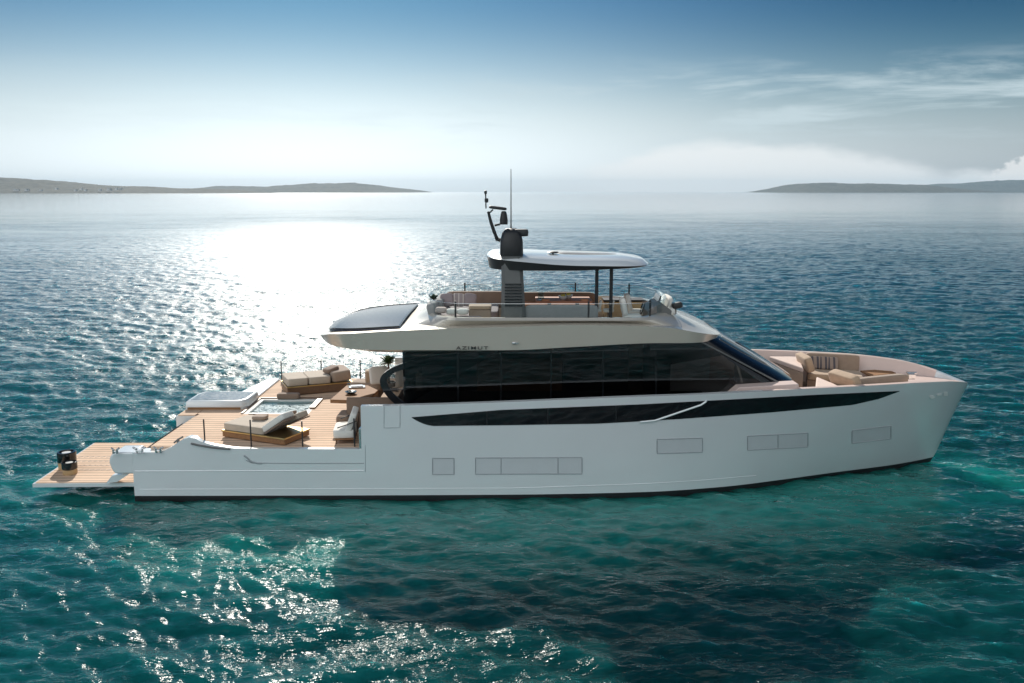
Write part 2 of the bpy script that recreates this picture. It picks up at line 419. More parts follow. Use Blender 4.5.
def obj(name, mb, m, parent=None, smooth=True, ang=35, bevel=0.0, label=None, loc=None):
    me = bpy.data.meshes.new(name)
    off = root_loc(parent) if parent is not None else Vector(loc or (0, 0, 0))
    me.from_pydata([tuple(v - off) for v in mb.v], [], mb.f)
    bm = bmesh.new(); bm.from_mesh(me)
    bmesh.ops.remove_doubles(bm, verts=bm.verts, dist=1e-5)
    bmesh.ops.recalc_face_normals(bm, faces=bm.faces)
    bm.to_mesh(me); bm.free()
    if smooth:
        me.shade_smooth(); me.set_sharp_from_angle(angle=R(ang))
    me.materials.append(M[m] if isinstance(m, str) else m)
    o = bpy.data.objects.new(name, me)
    COL.objects.link(o)
    if parent is not None: o.parent = parent
    else: o.location = off
    if bevel:
        b = o.modifiers.new('bevel', 'BEVEL'); b.width = bevel; b.segments = 3; b.limit_method = 'ANGLE'; b.angle_limit = R(40); b.harden_normals = True
    if label: o['label'] = label
    return o

def thing(name, loc, label, cat, group=None):
    o = bpy.data.objects.new(name, None); COL.objects.link(o)
    o.empty_display_size = 0.2
    o.location = loc; o['label'] = label; o['category'] = cat
    if group: o['group'] = group
    return o

def tag(o, label, cat, group=None):
    o['label'] = label; o['category'] = cat
    if group: o['group'] = group
    return o

def lerp(xs, ys, x): return float(np.interp(x, xs, ys))
def smooth_interp(xs, ys, x):
    """monotone-ish cubic (Catmull-Rom) through the points"""
    i = max(0, min(len(xs) - 2, int(np.searchsorted(xs, x)) - 1))
    x0, x1 = xs[i], xs[i + 1]; t = min(1.0, max(0.0, (x - x0) / (x1 - x0)))
    def slope(k):
        if k <= 0: return (ys[1] - ys[0]) / (xs[1] - xs[0])
        if k >= len(xs) - 1: return (ys[-1] - ys[-2]) / (xs[-1] - xs[-2])
        a = (ys[k] - ys[k - 1]) / (xs[k] - xs[k - 1]); b = (ys[k + 1] - ys[k]) / (xs[k + 1] - xs[k])
        return 0.0 if a * b <= 0 else 2 * a * b / (a + b)
    m0, m1 = slope(i) * (x1 - x0), slope(i + 1) * (x1 - x0)
    return (2*t**3 - 3*t**2 + 1) * ys[i] + (t**3 - 2*t**2 + t) * m0 + (-2*t**3 + 3*t**2) * ys[i + 1] + (t**3 - t**2) * m1

# ------------------------------------------------------------------ sea
def wave_tile(N, L, peak, spread, seed, kmax):
    rng = np.random.default_rng(seed)
    k = 2 * np.pi * np.fft.fftfreq(N, L / N)
    kx, ky = np.meshgrid(k, k)
    kk = np.sqrt(kx**2 + ky**2); kk[0, 0] = 1e-6
    kp = 2 * np.pi / peak
    S = np.exp(-1.1 * (kp / kk)**2) / kk**3.6 * (np.abs(ky * math.cos(R(12)) + kx * math.sin(R(12))) / kk)**spread
    S[kk > kmax] = 0; S[0, 0] = 0
    h = np.fft.ifft2(np.sqrt(S) * (rng.normal(size=(N, N)) + 1j * rng.normal(size=(N, N)))).real
    return h / h.std()
def sample_tile(h, L, x, y):
    N = h.shape[0]
    fx = (x / L * N) % N; fy = (y / L * N) % N
    ix = fx.astype(int) % N; iy = fy.astype(int) % N; tx = fx - np.floor(fx); ty = fy - np.floor(fy)
    jx = (ix + 1) % N; jy = (iy + 1) % N
    return (h[iy, ix] * (1-tx) * (1-ty) + h[iy, jx] * tx * (1-ty) + h[jy, ix] * (1-tx) * ty + h[jy, jx] * tx * ty)

def build_sea():
    ang = np.concatenate([np.arange(-180, -40, 4.0), np.arange(-40, 40.01, 0.14), np.arange(44, 180, 4.0)]) * math.pi / 180
    rad = [3.0]
    while rad[-1] < 300: rad.append(rad[-1] * 1.0056)
    while rad[-1] < 12500: rad.append(rad[-1] * 1.05)
    rad = np.array(rad)
    nr, na = len(rad), len(ang)
    Rr, A = np.meshgrid(rad, ang, indexing='ij')
    X = Rr * np.sin(A); Y = Rr * np.cos(A)
    t1 = wave_tile(512, 53.0, 2.3, 3.0, 3, 2 * np.pi / 0.30)
    t2 = wave_tile(512, 23.0, 1.0, 2.0, 11, 2 * np.pi / 0.16)
    a = R(17)
    Z = 0.026 * sample_tile(t1, 53.0, X, Y) + 0.014 * sample_tile(t2, 23.0, X * math.cos(a) - Y * math.sin(a), X * math.sin(a) + Y * math.cos(a))
    fade = np.clip((300 - Rr) / 250, 0, 1) ** 1.4 * np.where(np.abs(A) < R(41), 1, 0)
    Z = Z * fade
    verts = np.stack([X, Y, Z], -1).reshape(-1, 3)
    verts = np.vstack([verts, [[0, 0, 0]]])
    i = np.arange(nr - 1)[:, None] * na; j = np.arange(na)[None, :]; j2 = (j + 1) % na
    q = np.stack([i + j, i + na + j, i + na + j2, i + j2], -1).reshape(-1, 4)
    jj = np.arange(na)
    tri = np.stack([np.full(na, nr * na), jj, (jj + 1) % na], -1)
    loops = np.concatenate([q.ravel(), tri.ravel()]).astype(np.int32)
    starts = np.concatenate([np.arange(len(q)) * 4, len(q) * 4 + np.arange(na) * 3]).astype(np.int32)
    me = bpy.data.meshes.new('sea')
    me.vertices.add(len(verts)); me.vertices.foreach_set('co', verts.astype(np.float32).ravel())
    me.loops.add(len(loops)); me.loops.foreach_set('vertex_index', loops)
    me.polygons.add(len(starts)); me.polygons.foreach_set('loop_start', starts)
    me.update(calc_edges=True); me.validate()
    me.shade_smooth()
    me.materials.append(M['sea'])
    o = bpy.data.objects.new('sea', me); COL.objects.link(o)
    o['kind'] = 'structure'
    # make sure faces look up
    if me.polygons[0].normal.z < 0:
        me.flip_normals()
build_sea()

# ------------------------------------------------------------------ hills
def hills(name, prof, dist, depth, seed, base=191.6):
    """ridge: profile given as (px, py) of its skyline at distance dist; a real heightfield depth metres deep"""
    rng = random.Random(seed)
    xs = [(p[0] - 512) / FPX * dist for p in prof]
    hs = [max(0.0, (base - p[1]) / FPX * dist) for p in prof]
    nx, ny = 240, 24
    from mathutils import noise as mn
    rows = []
    for j in range(ny + 1):
        v = j / ny; yy = dist + (v - 0.35) * depth
        cross = math.sin(math.pi * min(1, max(0, v / 0.7)) / 2) if v < 0.35 * 2 else math.cos((v - 0.7) / 0.3 * math.pi / 2)
        row = []
        for i in range(nx + 1):
            x = xs[0] + (xs[-1] - xs[0]) * i / nx
            h = smooth_interp(xs, hs, x)
            k = 1 + 0.22 * mn.fractal(Vector((x * 0.004, yy * 0.004, seed)), 1.0, 2.0, 5)
            e = 1 + 0.05 * mn.fractal(Vector((x * 0.02, yy * 0.02, seed + 5)), 1.0, 2.0, 3)
            z = h * cross * (k if v < 0.6 or v > 0.8 else 0.5 + 0.5 * k) * e
            row.append((x, yy, z - 1.5 + (0 if 0 < j < ny else -3)))
        rows.append(row)
    mb = MB().loft(rows, closed=False)
    o = obj(name, mb, 'hill', ang=60)
    o['kind'] = 'structure'
    return o
hills('hill', [(-60, 174), (0, 178), (30, 179.6), (63, 182.6), (110, 184.4), (150, 186.3), (190, 187.2), (225, 189.2), (250, 191.6)], 3800, 1200, 2)
hills('hill', [(150, 191), (185, 187), (215, 185), (250, 185.6), (280, 183.5), (305, 182), (340, 182.2), (365, 183.5), (385, 186.5), (408, 189), (424, 191.4)], 7000, 2200, 5)
hills('island', [(774, 191.6), (789, 188.2), (802, 185.6), (815, 182.6), (845, 181.6), (880, 182), (920, 182.8), (945, 185.5), (965, 188.6), (992, 191.6)], 6500, 1800, 9)
hills('island', [(925, 191.6), (940, 186), (960, 183.2), (985, 182.4), (1024, 180), (1080, 178), (1130, 183)], 9000, 2200, 13)

# tiny white houses on the near shore
def shore_houses():
    rng = random.Random(4)
    proto = None
    for k in range(16):
        px = rng.uniform(2, 130)
        d = 3480
        x = (px - 512) / FPX * d
        if proto is None:
            mb = MB().box((0, 0, 4), (10, 9, 7)).prism([(-6, -5), (6, -5), (6, 5), (-6, 5)], 7.5, 8.5)
            o = obj('shore_house', mb, 'gelcoat_matte', smooth=False)
            proto = o
        else:
            o = proto.copy(); COL.objects.link(o)
        o.location = (x, d + rng.uniform(0, 60), 6 + rng.uniform(0, 8))
        o['group'] = 'houses along the far left shore'
        o['label'] = 'tiny pale house on the distant green shore at the left horizon'
        o['category'] = 'house'
shore_houses()

# ------------------------------------------------------------------ haze
def haze():
    m = bpy.data.materials.new('sea_haze'); m.use_nodes = True
    t = NT(m.node_tree)
    v = t.node('ShaderNodeVolumePrincipled', {'Color': (0.50, 0.77, 1.0), 'Density': 0.000045, 'Anisotropy': 0.0})
    t.node('ShaderNodeOutputMaterial', {'Volume': v.outputs[0]})
    mb = MB().box((0, 0, 80), (26000, 26000, 166))
    o = obj('haze', mb, m, smooth=False)
    o['kind'] = 'stuff'
haze()

# ================================================================== the yacht
YC = 21.95                 # centreline
yacht = thing('motor_yacht', (0, YC, 0), 'long white motor yacht with dark glass and teak decks lying on the sea', 'yacht')

XSTEP = -3.36
wl = [at(px, py, Z=0.0) for px, py in ((138, 501), (300, 500.6), (512, 499.6), (640, 497), (720, 491.5), (780, 483.8), (830, 476.5), (890, 468.5), (932, 462.3))]
WLX = [p.x for p in wl]; WLB = [YC - p.y for p in wl]
WLB[-1] = 0.03
XW_END = WLX[-1]
SHX = [-8.6, -3.3, 0, 3.6, 5.2, 6.93, 9.1, 10.3, 11.0, 11.45, 11.62]
SHB = [2.95, 2.97, 2.97, 2.92, 2.78, 2.50, 1.98, 1.48, 0.98, 0.45, 0.03]
SZX = [-8.6, -3.3, 3.6, 6.93, 9.1, 10.3, 11.0, 11.62]
SZZ = [2.15, 2.19, 2.42, 2.49, 2.48, 2.42, 2.30, 2.10]
X_END = 11.62
STX = [-8.6, -7.95, -7.7, -7.45, -7.22, -7.12, -6.95, -6.5, -6.1, -3.37]
STZ = [1.13, 1.13, 1.20, 1.36, 1.47, 1.47, 1.38, 1.27, 1.22, 1.205]
def zref(x): return smooth_interp(SZX, SZZ, x)
def xmap(x0, z):
    if x0 <= 4.0: return x0
    t = max(0.0, min(1.0, z / 2.3))
    xe = XW_END + (X_END - XW_END) * t ** 0.85
    return 4.0 + (x0 - 4.0) * (xe - 4.0) / (X_END - 4.0)
def half(x0, z):
    bs = smooth_interp(SHX, SHB, x0)
    xw = x0 if x0 <= 4.0 else 4.0 + (x0 - 4.0) * (XW_END - 4.0) / (X_END - 4.0)
    bw = smooth_interp(WLX, WLB, xw)
    t = max(0.0, z / zref(x0))
    return bw + (bs - bw) * t ** 0.9
def hull_pt(x0, z, sgn):
    return Vector((xmap(x0, z), YC + sgn * half(x0, z), z))
def on_hull(px, py, off=0.006):
    """where the picture ray meets the near hull side"""
    Y = 19.0
    for _ in range(25):
        p = at(px, py, Y=Y)
        x0 = p.x
        if x0 > 4.0:
            t = max(0.0, min(1.0, p.z / 2.3)); xe = XW_END + (X_END - XW_END) * t ** 0.85
            x0 = 4.0 + (p.x - 4.0) * (X_END - 4.0) / (xe - 4.0)
        Y = YC - half(min(x0, X_END), p.z)
    return at(px, py, Y=Y - off)

XS = [-8.5] + list(np.linspace(-8.3, -6.0, 18)) + [-5.2, -4.2, XSTEP - 0.005, XSTEP + 0.005, -2.6, -1.5, -0.5, 0.5, 1.5, 2.5] + list(np.linspace(3.2, 10.8, 26)) + [11.0, 11.2, 11.35, 11.48, 11.57, 11.62]
def ztop(x, sgn):
    if x < XSTEP:
        return smooth_interp(STX, STZ, x) if sgn < 0 else 1.12
    return zref(x)
def thick(x):
    if x < XSTEP: return lerp([-7.5, -6.9], [0.34, 0.12], x)
    return lerp([XSTEP, 5, 9, 11.62], [0.16, 0.16, 0.16, 0.2], x)
ZB = 0.12
def build_hull():
    mb = MB()
    TT = [0, .06, .14, .24, .36, .48, .60, .72, .84, .93, 1.0]
    for sgn in (-1, 1):
        outer = []
        for x in XS:
            zt = ztop(x, sgn)
            col = [hull_pt(x, ZB + (zt - ZB) * t, sgn) for t in TT]
            top = col[-1]
            b_in = max(0.01, half(x, zt) - thick(x))
            col.append(Vector((top.x - (0.0 if x < 11 else 0.1), YC + sgn * b_in, zt)))
            zi = 1.0 if x < XSTEP else (1.2 if x < 4 else 1.6)
            b_lo = min(b_in, max(0.01, half(x, zi) - 0.05))
            col.append(Vector((min(top.x - (0.0 if x < 11 else 0.1), xmap(x, zi) - (0.0 if x < 9 else 0.08)), YC + sgn * b_lo, zi)))
            outer.append(col)
        mb.loft(outer, closed=False)
    # transom
    rows = []
    for t in (0, .5, 1.0):
        rows.append([hull_pt(-8.5, ZB + (1.0 - ZB) * t, s) for s in (-1, -0.5, 0, 0.5, 1)])
        for k, s in enumerate((-1, -0.5, 0, 0.5, 1)):
            rows[-1][k].y = YC + s * half(-8.5, 0.6)
    mb.loft(rows, closed=False)
    h = obj('hull', mb, 'gelcoat', yacht, ang=32)
    return h
hull = build_hull()

mb = MB()
for sgn in (-1, 1):
    rows = []
    for x in XS:
        a = hull_pt(x, ZB, sgn); b = hull_pt(x, 0.0, sgn)
        c = Vector((b.x - 0.05, YC + (b.y - YC) * 0.94, -0.35)); d = Vector((b.x - 0.3, YC, -0.75))
        rows.append([a, b, c, d])
    mb.loft(rows, closed=False)
rows = [[hull_pt(-8.5, ZB, -1), hull_pt(-8.5, ZB, 1)], [Vector((-8.5, YC - 2.7, -0.4)), Vector((-8.5, YC + 2.7, -0.4))]]
mb.loft(rows, closed=False)
obj('antifouling', mb, 'antifoul', hull)

# near stern quarter: rounded tail that overhangs the transom
def tail(sgn):
    ya = YC + sgn * (half(-8.5, 0.9) + 0.004)
    P = [(-8.45, 0.625), (-8.45, 1.13), (-8.86, 1.13)]
    for k in range(13):
        a_ = math.pi / 2 + math.pi * k / 12
        P.append((-8.86 + 0.17 * math.cos(a_) * (1.0 if k < 7 else 0.9), 0.878 + 0.252 * math.sin(a_)))
    return MB().plate(P, min(ya, ya - sgn * 0.6), max(ya, ya - sgn * 0.6))
obj('stern_quarter', tail(-1), 'gelcoat', hull, ang=30, bevel=0.045)

def hull_line(pts, r, name, m, parent, n=40):
    mb = MB(); P = []
    xs = [p[0] for p in pts]; ys = [p[1] for p in pts]
    for k in range(n + 1):
        x = xs[0] + (xs[-1] - xs[0]) * k / n
        P.append(on_hull(x, lerp(xs, ys, x), 0.0))
    return obj(name, mb.tube(P, r, 6), m, parent)
hull_line([(135, 471.2), (364, 470.6)], 0.012, 'rub_rail', 'gelcoat', hull)
hull_line([(140, 489.4), (512, 488.2), (640, 484.0), (700, 480.5), (756, 475.5)], 0.007, 'chine_line', 'gelcoat', hull)
hull_line([(246, 460.2), (252, 463), (300, 463.3), (364, 463.2)], 0.010, 'terrace_seam', 'seam', hull)
hull_line([(244, 455.4), (247, 457.5), (251, 461.4), (258, 463.2), (262, 463.2)], 0.022, 'terrace_scoop', 'seam', hull, 16)
hull_line([(365.2, 445), (365.5, 472)], 0.006, 'terrace_seam', 'seam', hull, 6)

# long dark window band let into the topsides
def band(pu, pl, x0, x1, name, m, parent, n=90, off=0.008, rows=4, lip=True):
    mb = MB(); cols = []
    ux, uy = zip(*pu); lx, ly = zip(*pl)
    for k in range(n + 1):
        x = x0 + (x1 - x0) * k / n
        a, b = lerp(ux, uy, x), lerp(lx, ly, x)
        c = [on_hull(x, a + (b - a) * i / rows, off) for i in range(rows + 1)]
        c = [c[0] + Vector((0, off + 0.01, 0))] + c + [c[-1] + Vector((0, off + 0.01, 0))]
        cols.append(c)
    mb.loft(cols, closed=False)
    return obj(name, mb, m, parent)
UP = [(411.5, 417.3), (500.6, 410), (640, 404.4), (726, 399.8), (812.6, 395.0), (899.6, 391)]
LO = [(411.5, 417.6), (418, 421.5), (425, 424.5), (432, 426), (500.6, 425.3), (597.5, 423.7), (640, 421.4), (680, 419.0), (772.8, 412.3), (852.5, 405.0), (879, 399), (899.6, 391.4)]
sw = band(UP, LO, 411.5, 899.6, 'side_window', 'glass_solid', hull)
def edge_line(pts, r, name, m, parent, off, n=10):
    P = []
    for (a, b) in zip(pts[:-1], pts[1:]):
        for k in range(n):
            P.append(on_hull(a[0] + (b[0] - a[0]) * k / n, a[1] + (b[1] - a[1]) * k / n, off))
    P.append(on_hull(*pts[-1], off))
    return obj(name, MB().tube(P, r, 6), m, parent)
edge_line([(640, 422.0), (655, 420.6), (701, 405.0), (706, 401.6), (706.3, 400.6)], 0.022, 'window_trim', 'gelcoat', sw, 0.02)
for px, y0, y1 in ((487, 411.3, 425.0), (548, 408.3, 424.3), (616, 405.7, 422.5)):
    edge_line([(px, y0), (px, y1)], 0.012, 'mullion', 'black_matte', sw, 0.012, 3)

def hull_window(x0, y0, x1, y1, dy=0.0, splits=()):
    """flush hull window: rebated frame round hull-coloured panes; dy = rise of the right end in pixels"""
    fr = MB()
    c = [(x0, y0), (x1, y0 - dy), (x1, y1 - dy), (x0, y1)]
    P = []
    for (a, b) in zip(c, c[1:] + c[:1]):
        for k in range(8): P.append(on_hull(a[0] + (b[0] - a[0]) * k / 8, a[1] + (b[1] - a[1]) * k / 8, 0.004))
    fr.tube(P, 0.010, 6, closed=True)
    for s in splits:
        d = dy * (s - x0) / (x1 - x0)
        fr.tube([on_hull(s, y0 - d + (y1 - y0) * k / 4, 0.004) for k in range(5)], 0.008, 6)
    o = obj('hull_window', fr, 'seam', hull)
    xs = [x0] + list(splits) + [x1]
    for a, b in zip(xs[:-1], xs[1:]):
        g = MB(); rows = []
        for k in range(7):
            x = a + 0.5 + (b - a - 1.0) * k / 6; d = dy * (x - x0) / (x1 - x0)
            rows.append([on_hull(x, y0 + 0.6 - d + (y1 - y0 - 1.2) * i / 4, 0.003) for i in range(5)])
        g.loft(rows, closed=False)
        obj('pane', g, 'pane_grey', o)
hull_window(432.5, 458.2, 454, 474.4)
hull_window(475.5, 457.8, 582, 474.2, 0.4, (501, 558))
hull_window(657, 439.2, 702.5, 453.4, 1.2)
hull_window(747.5, 436, 808, 450.0, 3.0, (778,))
hull_window(852, 430.5, 891, 443.4, 4.6)
# boarding gate outline in the bulwark by the step
edge_line([(384, 405.6), (384, 428.0), (400, 427.6), (400, 404.8)], 0.006, 'bulwark_gate', 'seam', hull, 0.003, 5)

# bow emblem: a crescent, a bar and a block in polished metal
def hull_patch(mb, poly, t=0.02):
    n = len(poly)
    a = [on_hull(x, y, 0.0) for x, y in poly]; b = [on_hull(x, y, t) for x, y in poly]
    mb.add(a + b, [tuple(range(n, 2 * n))] + [(i, (i + 1) % n, n + (i + 1) % n, n + i) for i in range(n)])
em = MB()
cres = [(929.3 + 0, 397.2), (930.6, 395.6), (932.6, 395.6), (934.4, 396.4), (935.2, 397.4), (933.6, 398.9), (931.4, 399.0)]
hull_patch(em, cres)
hull_patch(em, [(937.2, 394.6), (941.8, 393.3), (941.9, 395.2), (937.4, 396.4)])
hull_patch(em, [(943.9, 392.4), (947.6, 391.8), (947.8, 395.8), (944.0, 396.1)])
obj('bow_emblem', em, 'emblem_white', hull, smooth=False)

# ---- aft decks
ZD = 1.2
def pz(pts, z=ZD): return [at(x, y, Z=z) for x, y in pts]
TUB = (-6.98, -5.28, 22.15, 23.85)       # x0, x1, y0, y1
deck = MB()
def deckpoly(pts): deck.prism([(p[0], p[1]) for p in pts], ZD - 0.10, ZD)
A = at(149, 447.5, Z=ZD); B = at(193, 417.5, Z=ZD)
FAR = 26.55
x0, x1, y0, y1 = TUB
AFTX = -2.6
deckpoly([(A.x, 19.22), (-7.3, 19.22), (-6.9, 19.115), (AFTX, 19.115), (AFTX, y0), (B.x + 0.05, y0), (B.x, B.y)])
deckpoly([(x1, y0), (AFTX, y0), (AFTX, y1), (x1, y1)])
deckpoly([(B.x - 0.02, y0), (x0, y0), (x0, y1), (B.x - 0.02, y1)])
deckpoly([(-7.08, y1), (AFTX, y1), (AFTX, FAR), (-7.08, FAR)])
dk = obj('aft_deck', deck, 'teak', yacht, smooth=False)
# terrace edge trim and the white flat of the far quarter
tr = MB().box(((-7.08 + AFTX) / 2, FAR + 0.03, ZD - 0.06), (abs(-7.08 - AFTX), 0.06, 0.13))
obj('terrace_trim', tr, 'gelcoat', dk, smooth=False)
fq = MB().prism([(-7.85, 23.86), (-7.09, 23.86), (-7.09, 26.3), (-7.45, 26.3)], ZD - 0.3, ZD + 0.05)
obj('far_quarter', fq, 'gelcoat', hull, smooth=True, bevel=0.03)
# teak step beside the far quarter, white ended
s0 = at(175, 416, Z=ZD)
st = MB().prism([(s0.x, 22.0), (B.x - 0.03, 22.0), (B.x - 0.03, 24.7), (s0.x, 24.7)], ZD - 0.30, ZD - 0.02)
ss = obj('stern_step', st, 'gelcoat', hull, smooth=False)
st = MB().prism([(s0.x + 0.03, 22.04), (B.x - 0.04, 22.04), (B.x - 0.04, 24.66), (s0.x + 0.03, 24.66)], ZD - 0.019, ZD - 0.001)
obj('step_tread', st, 'teak', ss, smooth=False)
bk = MB()
rings = []
bx0, bx1, by0, by1 = -8.62, -7.02, 22.62, 23.8
for (ins, z) in ((0.0, ZD), (0.0, ZD + 0.07), (0.0, ZD + 0.071), (0.02, ZD + 0.20), (0.035, ZD + 0.225), (0.05, ZD + 0.23)):
    rings.append([Vector((bx0 + ins, by0 + ins, z)), Vector((bx1 - ins - 0.15, by0 + ins, z)), Vector((bx1 - ins, by0 + ins + 0.25, z)), Vector((bx1 - ins, by1 - ins, z)), Vector((bx0 + ins + 0.1, by1 - ins, z)), Vector((bx0 + ins, by1 - ins - 0.3, z))])
bk.loft(rings, True, True, True)
scm = obj('stern_coaming', bk, 'gelcoat', hull, ang=60)
obj('coaming_top', MB().prism([(p.x + (0.05 if p.x < -8 else -0.05), p.y + (0.06 if p.y < 23 else -0.05)) for p in rings[-1]], ZD + 0.2305, ZD + 0.237), 'wet_glass', hull, smooth=False)
pl = MB().box(((bx0 + bx1) / 2 - 0.05, by0 + 0.01, ZD + 0.03), (bx1 - bx0 - 0.2, 0.05, 0.06))
obj('coaming_plinth', pl, 'wood_mid', hull, smooth=False)

# swim platform
ZP = 0.36
pp = pz([(35.5, 482.6), (95, 442.8), (172, 442.8), (172, 481.4)], ZP)
sp = MB().prism([(p.x, p.y) for p in pp], ZP - 0.015, ZP)
swim = obj('swim_platform', sp, 'teak', yacht, smooth=False)
rim = MB().prism([(pp[0].x - 0.05, pp[0].y - 0.04), (pp[1].x - 0.05, pp[1].y + 0.04), (pp[2].x, pp[2].y + 0.04), (pp[3].x, pp[3].y - 0.04)], ZP - 0.10, ZP - 0.0155)
obj('platform_rim', rim, 'gelcoat', swim, smooth=False)
for i in range(6):
    for j in range(4):
        p = at(79 + i * 5.6 + j * 1.0 - (j % 2) * 2.5, 457 + j * 4.2, Z=ZP)
        obj('grating_slot', MB().box((p.x + 0.04, p.y, ZP + 0.0015), (0.11, 0.03, 0.003), rz=0.7), 'wood_dark', swim, smooth=False)
br = MB()
bp_ = [at(x, y, Y=19.15) for x, y in ((108, 481.8), (114, 474.0), (131, 472.6), (119, 480.6))]
br.plate([(p.x, p.z) for p in bp_], 19.05, 19.35)
obj('platform_bracket', br, 'gelcoat', swim, smooth=False)

# whirlpool tub
tub = MB()
tx0, tx1, ty0, ty1 = x0, x1, y0, y1
for (a, b, c, d) in ((tx0, ty0, tx1, ty0 + 0.12), (tx0, ty1 - 0.12, tx1, ty1)):
    tub.box(((a + c) / 2, (b + d) / 2, 0.87), (c - a, d - b, 0.66))
for (a, c) in ((tx0, tx0 + 0.12), (tx1 - 0.12, tx1)):
    tub.box(((a + c) / 2, (ty0 + ty1) / 2, 0.87), (c - a, ty1 - ty0 - 0.24, 0.66))
tub.box(((tx0 + tx1) / 2, (ty0 + ty1) / 2, 0.94), (tx1 - tx0 - 0.242, ty1 - ty0 - 0.242, 0.08))
tub.box(((tx0 + tx1) / 2, ty0 + 0.32, 1.03), (tx1 - tx0 - 0.26, 0.40, 0.1))
tb = obj('whirlpool_tub', tub, 'ceramic', yacht, smooth=False)
tw = MB().add([(tx0 + 0.121, ty0 + 0.121, 1.15), (tx1 - 0.121, ty0 + 0.121, 1.15), (tx1 - 0.121, ty1 - 0.121, 1.15), (tx0 + 0.121, ty1 - 0.121, 1.15)], [(0, 1, 2, 3)])
obj('tub_water', tw, 'tub_water', tb, smooth=False)
fr = MB()
fr.box((tx0 - 0.02, (ty0 + ty1) / 2, ZD + 0.012), (0.05, ty1 - ty0, 0.03))
fr.box(((tx0 + tx1) / 2, ty1 + 0.03, ZD + 0.012), (tx1 - tx0, 0.05, 0.03))
fr.box((tx1 - 0.02, (ty0 + ty1) / 2 + 0.2, ZD + 0.02), (0.14, 1.0, 0.05))
fr.box((tx0 + 0.42, ty0 - 0.03, ZD + 0.012), (0.5, 0.06, 0.03))
obj('tub_frame', fr, 'wood_dark', tb, smooth=False)
hr = MB().pad((tx0 + 0.78, ty1 - 0.03, ZD + 0.09), (0.62, 0.22, 0.16), e=0.3)
obj('headrest', hr, 'fabric_brown', tb)

# cleats and rails on the near quarter
def cleat(px, py, w, z):
    p = at(px, py, Z=z); mb = MB()
    for s in (-1, 1):
        mb.tube([(p.x + s * w * 0.25, p.y, z), (p.x + s * w * 0.25, p.y, z + 0.09), (p.x + s * w * 0.55, p.y, z + 0.13)], [0.03, 0.028, 0.02], 8)
    mb.tube([(p.x - w * 0.3, p.y, z + 0.05), (p.x + w * 0.3, p.y, z + 0.05)], 0.022, 8)
    obj('mooring_cleat', mb, 'steel', hull)
cleat(115.5, 453.6, 0.16, 1.13)
cleat(139.5, 453.0, 0.26, 1.13)
cleat(158.5, 452.6, 0.20, 1.13)
mb = MB(); P = [at(x, y, Y=18.96) for x, y in ((191, 443.6), (200, 445.6), (212, 447.6), (222, 448.6), (230, 449.0))]
obj('grab_rail', mb.tube(P, 0.022, 8), 'graphite', hull)
mb = MB(); P = [at(x, y, Y=19.35) for x, y in ((174, 442.8), (178, 439.5), (183, 436.8))]
obj('fairlead', mb.tube(P, 0.02, 8).box((P[1].x, 19.35, P[1].z - 0.08), (0.05, 0.05, 0.16)), 'graphite', hull)
mb = MB().box((XSTEP - 0.03, 19.1, 1.42), (0.06, 0.2, 0.5))
obj('gate_post', mb, 'steel', hull, smooth=False, bevel=0.01)

# stanchions of the folding terraces
def stanchion(x, y, z0, z1, lean=0.0):
    mb = MB().lathe([(0.035, z0), (0.035, z0 + 0.015), (0.017, z0 + 0.03), (0.017, z1 - 0.01), (0.010, z1)], (x, y, 0), 10)
    return obj('stanchion', mb, 'black_matte', yacht)
near_top = [(203.5, 419), (250, 419.6), (301.7, 421), (353.8, 418.3)]
nx_ = []
for i, (px, py) in enumerate(near_top):
    p = at(px, py, Y=19.2); nx_.append((p.x, 19.2, p.z))
    stanchion(p.x, 19.2, 1.16 if i else 1.3, p.z)
fx_ = []
for px, py in ((281, 362), (321, 360.2), (360, 359.6)):
    p = at(px, py, Y=26.4); fx_.append((p.x, 26.4, p.z)); stanchion(p.x, 26.4, ZD, p.z)

# ---- superstructure rings
def ring(xa, xf, Wd, pa, pf, zfun, n=40, yc=YC, q=2.0, bow=1.0):
    """closed plan curve: aft end xa, front end xf, half width Wd; pa/pf = length of the rounded ends"""
    pts = []
    for k in range(n + 1):
        s = 0.5 - 0.5 * math.cos(math.pi * k / n)
        x = xa + (xf - xa) * s
        w_ = Wd
        da = (x - xa) / pa; df = (xf - x) / pf
        if da < 1: w_ *= max(0.0, 1 - (1 - max(da, 0.0)) ** q) ** (1 / q)
        if df < 1: w_ *= max(0.0, 1 - (1 - max(df, 0.0)) ** q) ** (1 / q)
        pts.append((x, max(w_, 0.0)))
    out = [Vector((x, yc - w_, zfun(x))) for x, w_ in pts] + [Vector((x, yc + w_, zfun(x))) for x, w_ in reversed(pts[1:-1])]
    return out

CRX = [-4.78, -4.5, -4.1, -2.6, 0, 1.6, 3.4, 4.2, 4.8, 5.05]
CRZ = [3.42, 3.55, 3.67, 3.79, 3.88, 3.92, 3.87, 3.74, 3.60, 3.52]
BTX = [-4.78, -4.4, -3.8, -2.6, -1.8, 0, 1.6, 3.4, 5.05]
BTZ = [3.36, 3.32, 3.28, 3.26, 3.26, 3.30, 3.42, 3.50, 3.50]
crease = lambda x: smooth_interp(CRX, CRZ, x)
btm = lambda x: smooth_interp(BTX, BTZ, x)
n_ = 60
R_bot0 = ring(-4.2, 4.8, 2.12, 1.5, 1.1, lambda x: btm(x) - 0.01, n_, q=2.6)
R_bot1 = ring(-4.62, 5.0, 2.33, 1.6, 1.2, lambda x: btm(x) + 0.075 * max(0.0, min(1.0, (1.5 - x) / 3.0)), n_, q=2.6)
R_cr = ring(-4.72, 5.05, 2.38, 1.6, 1.25, crease, n_, q=2.6)
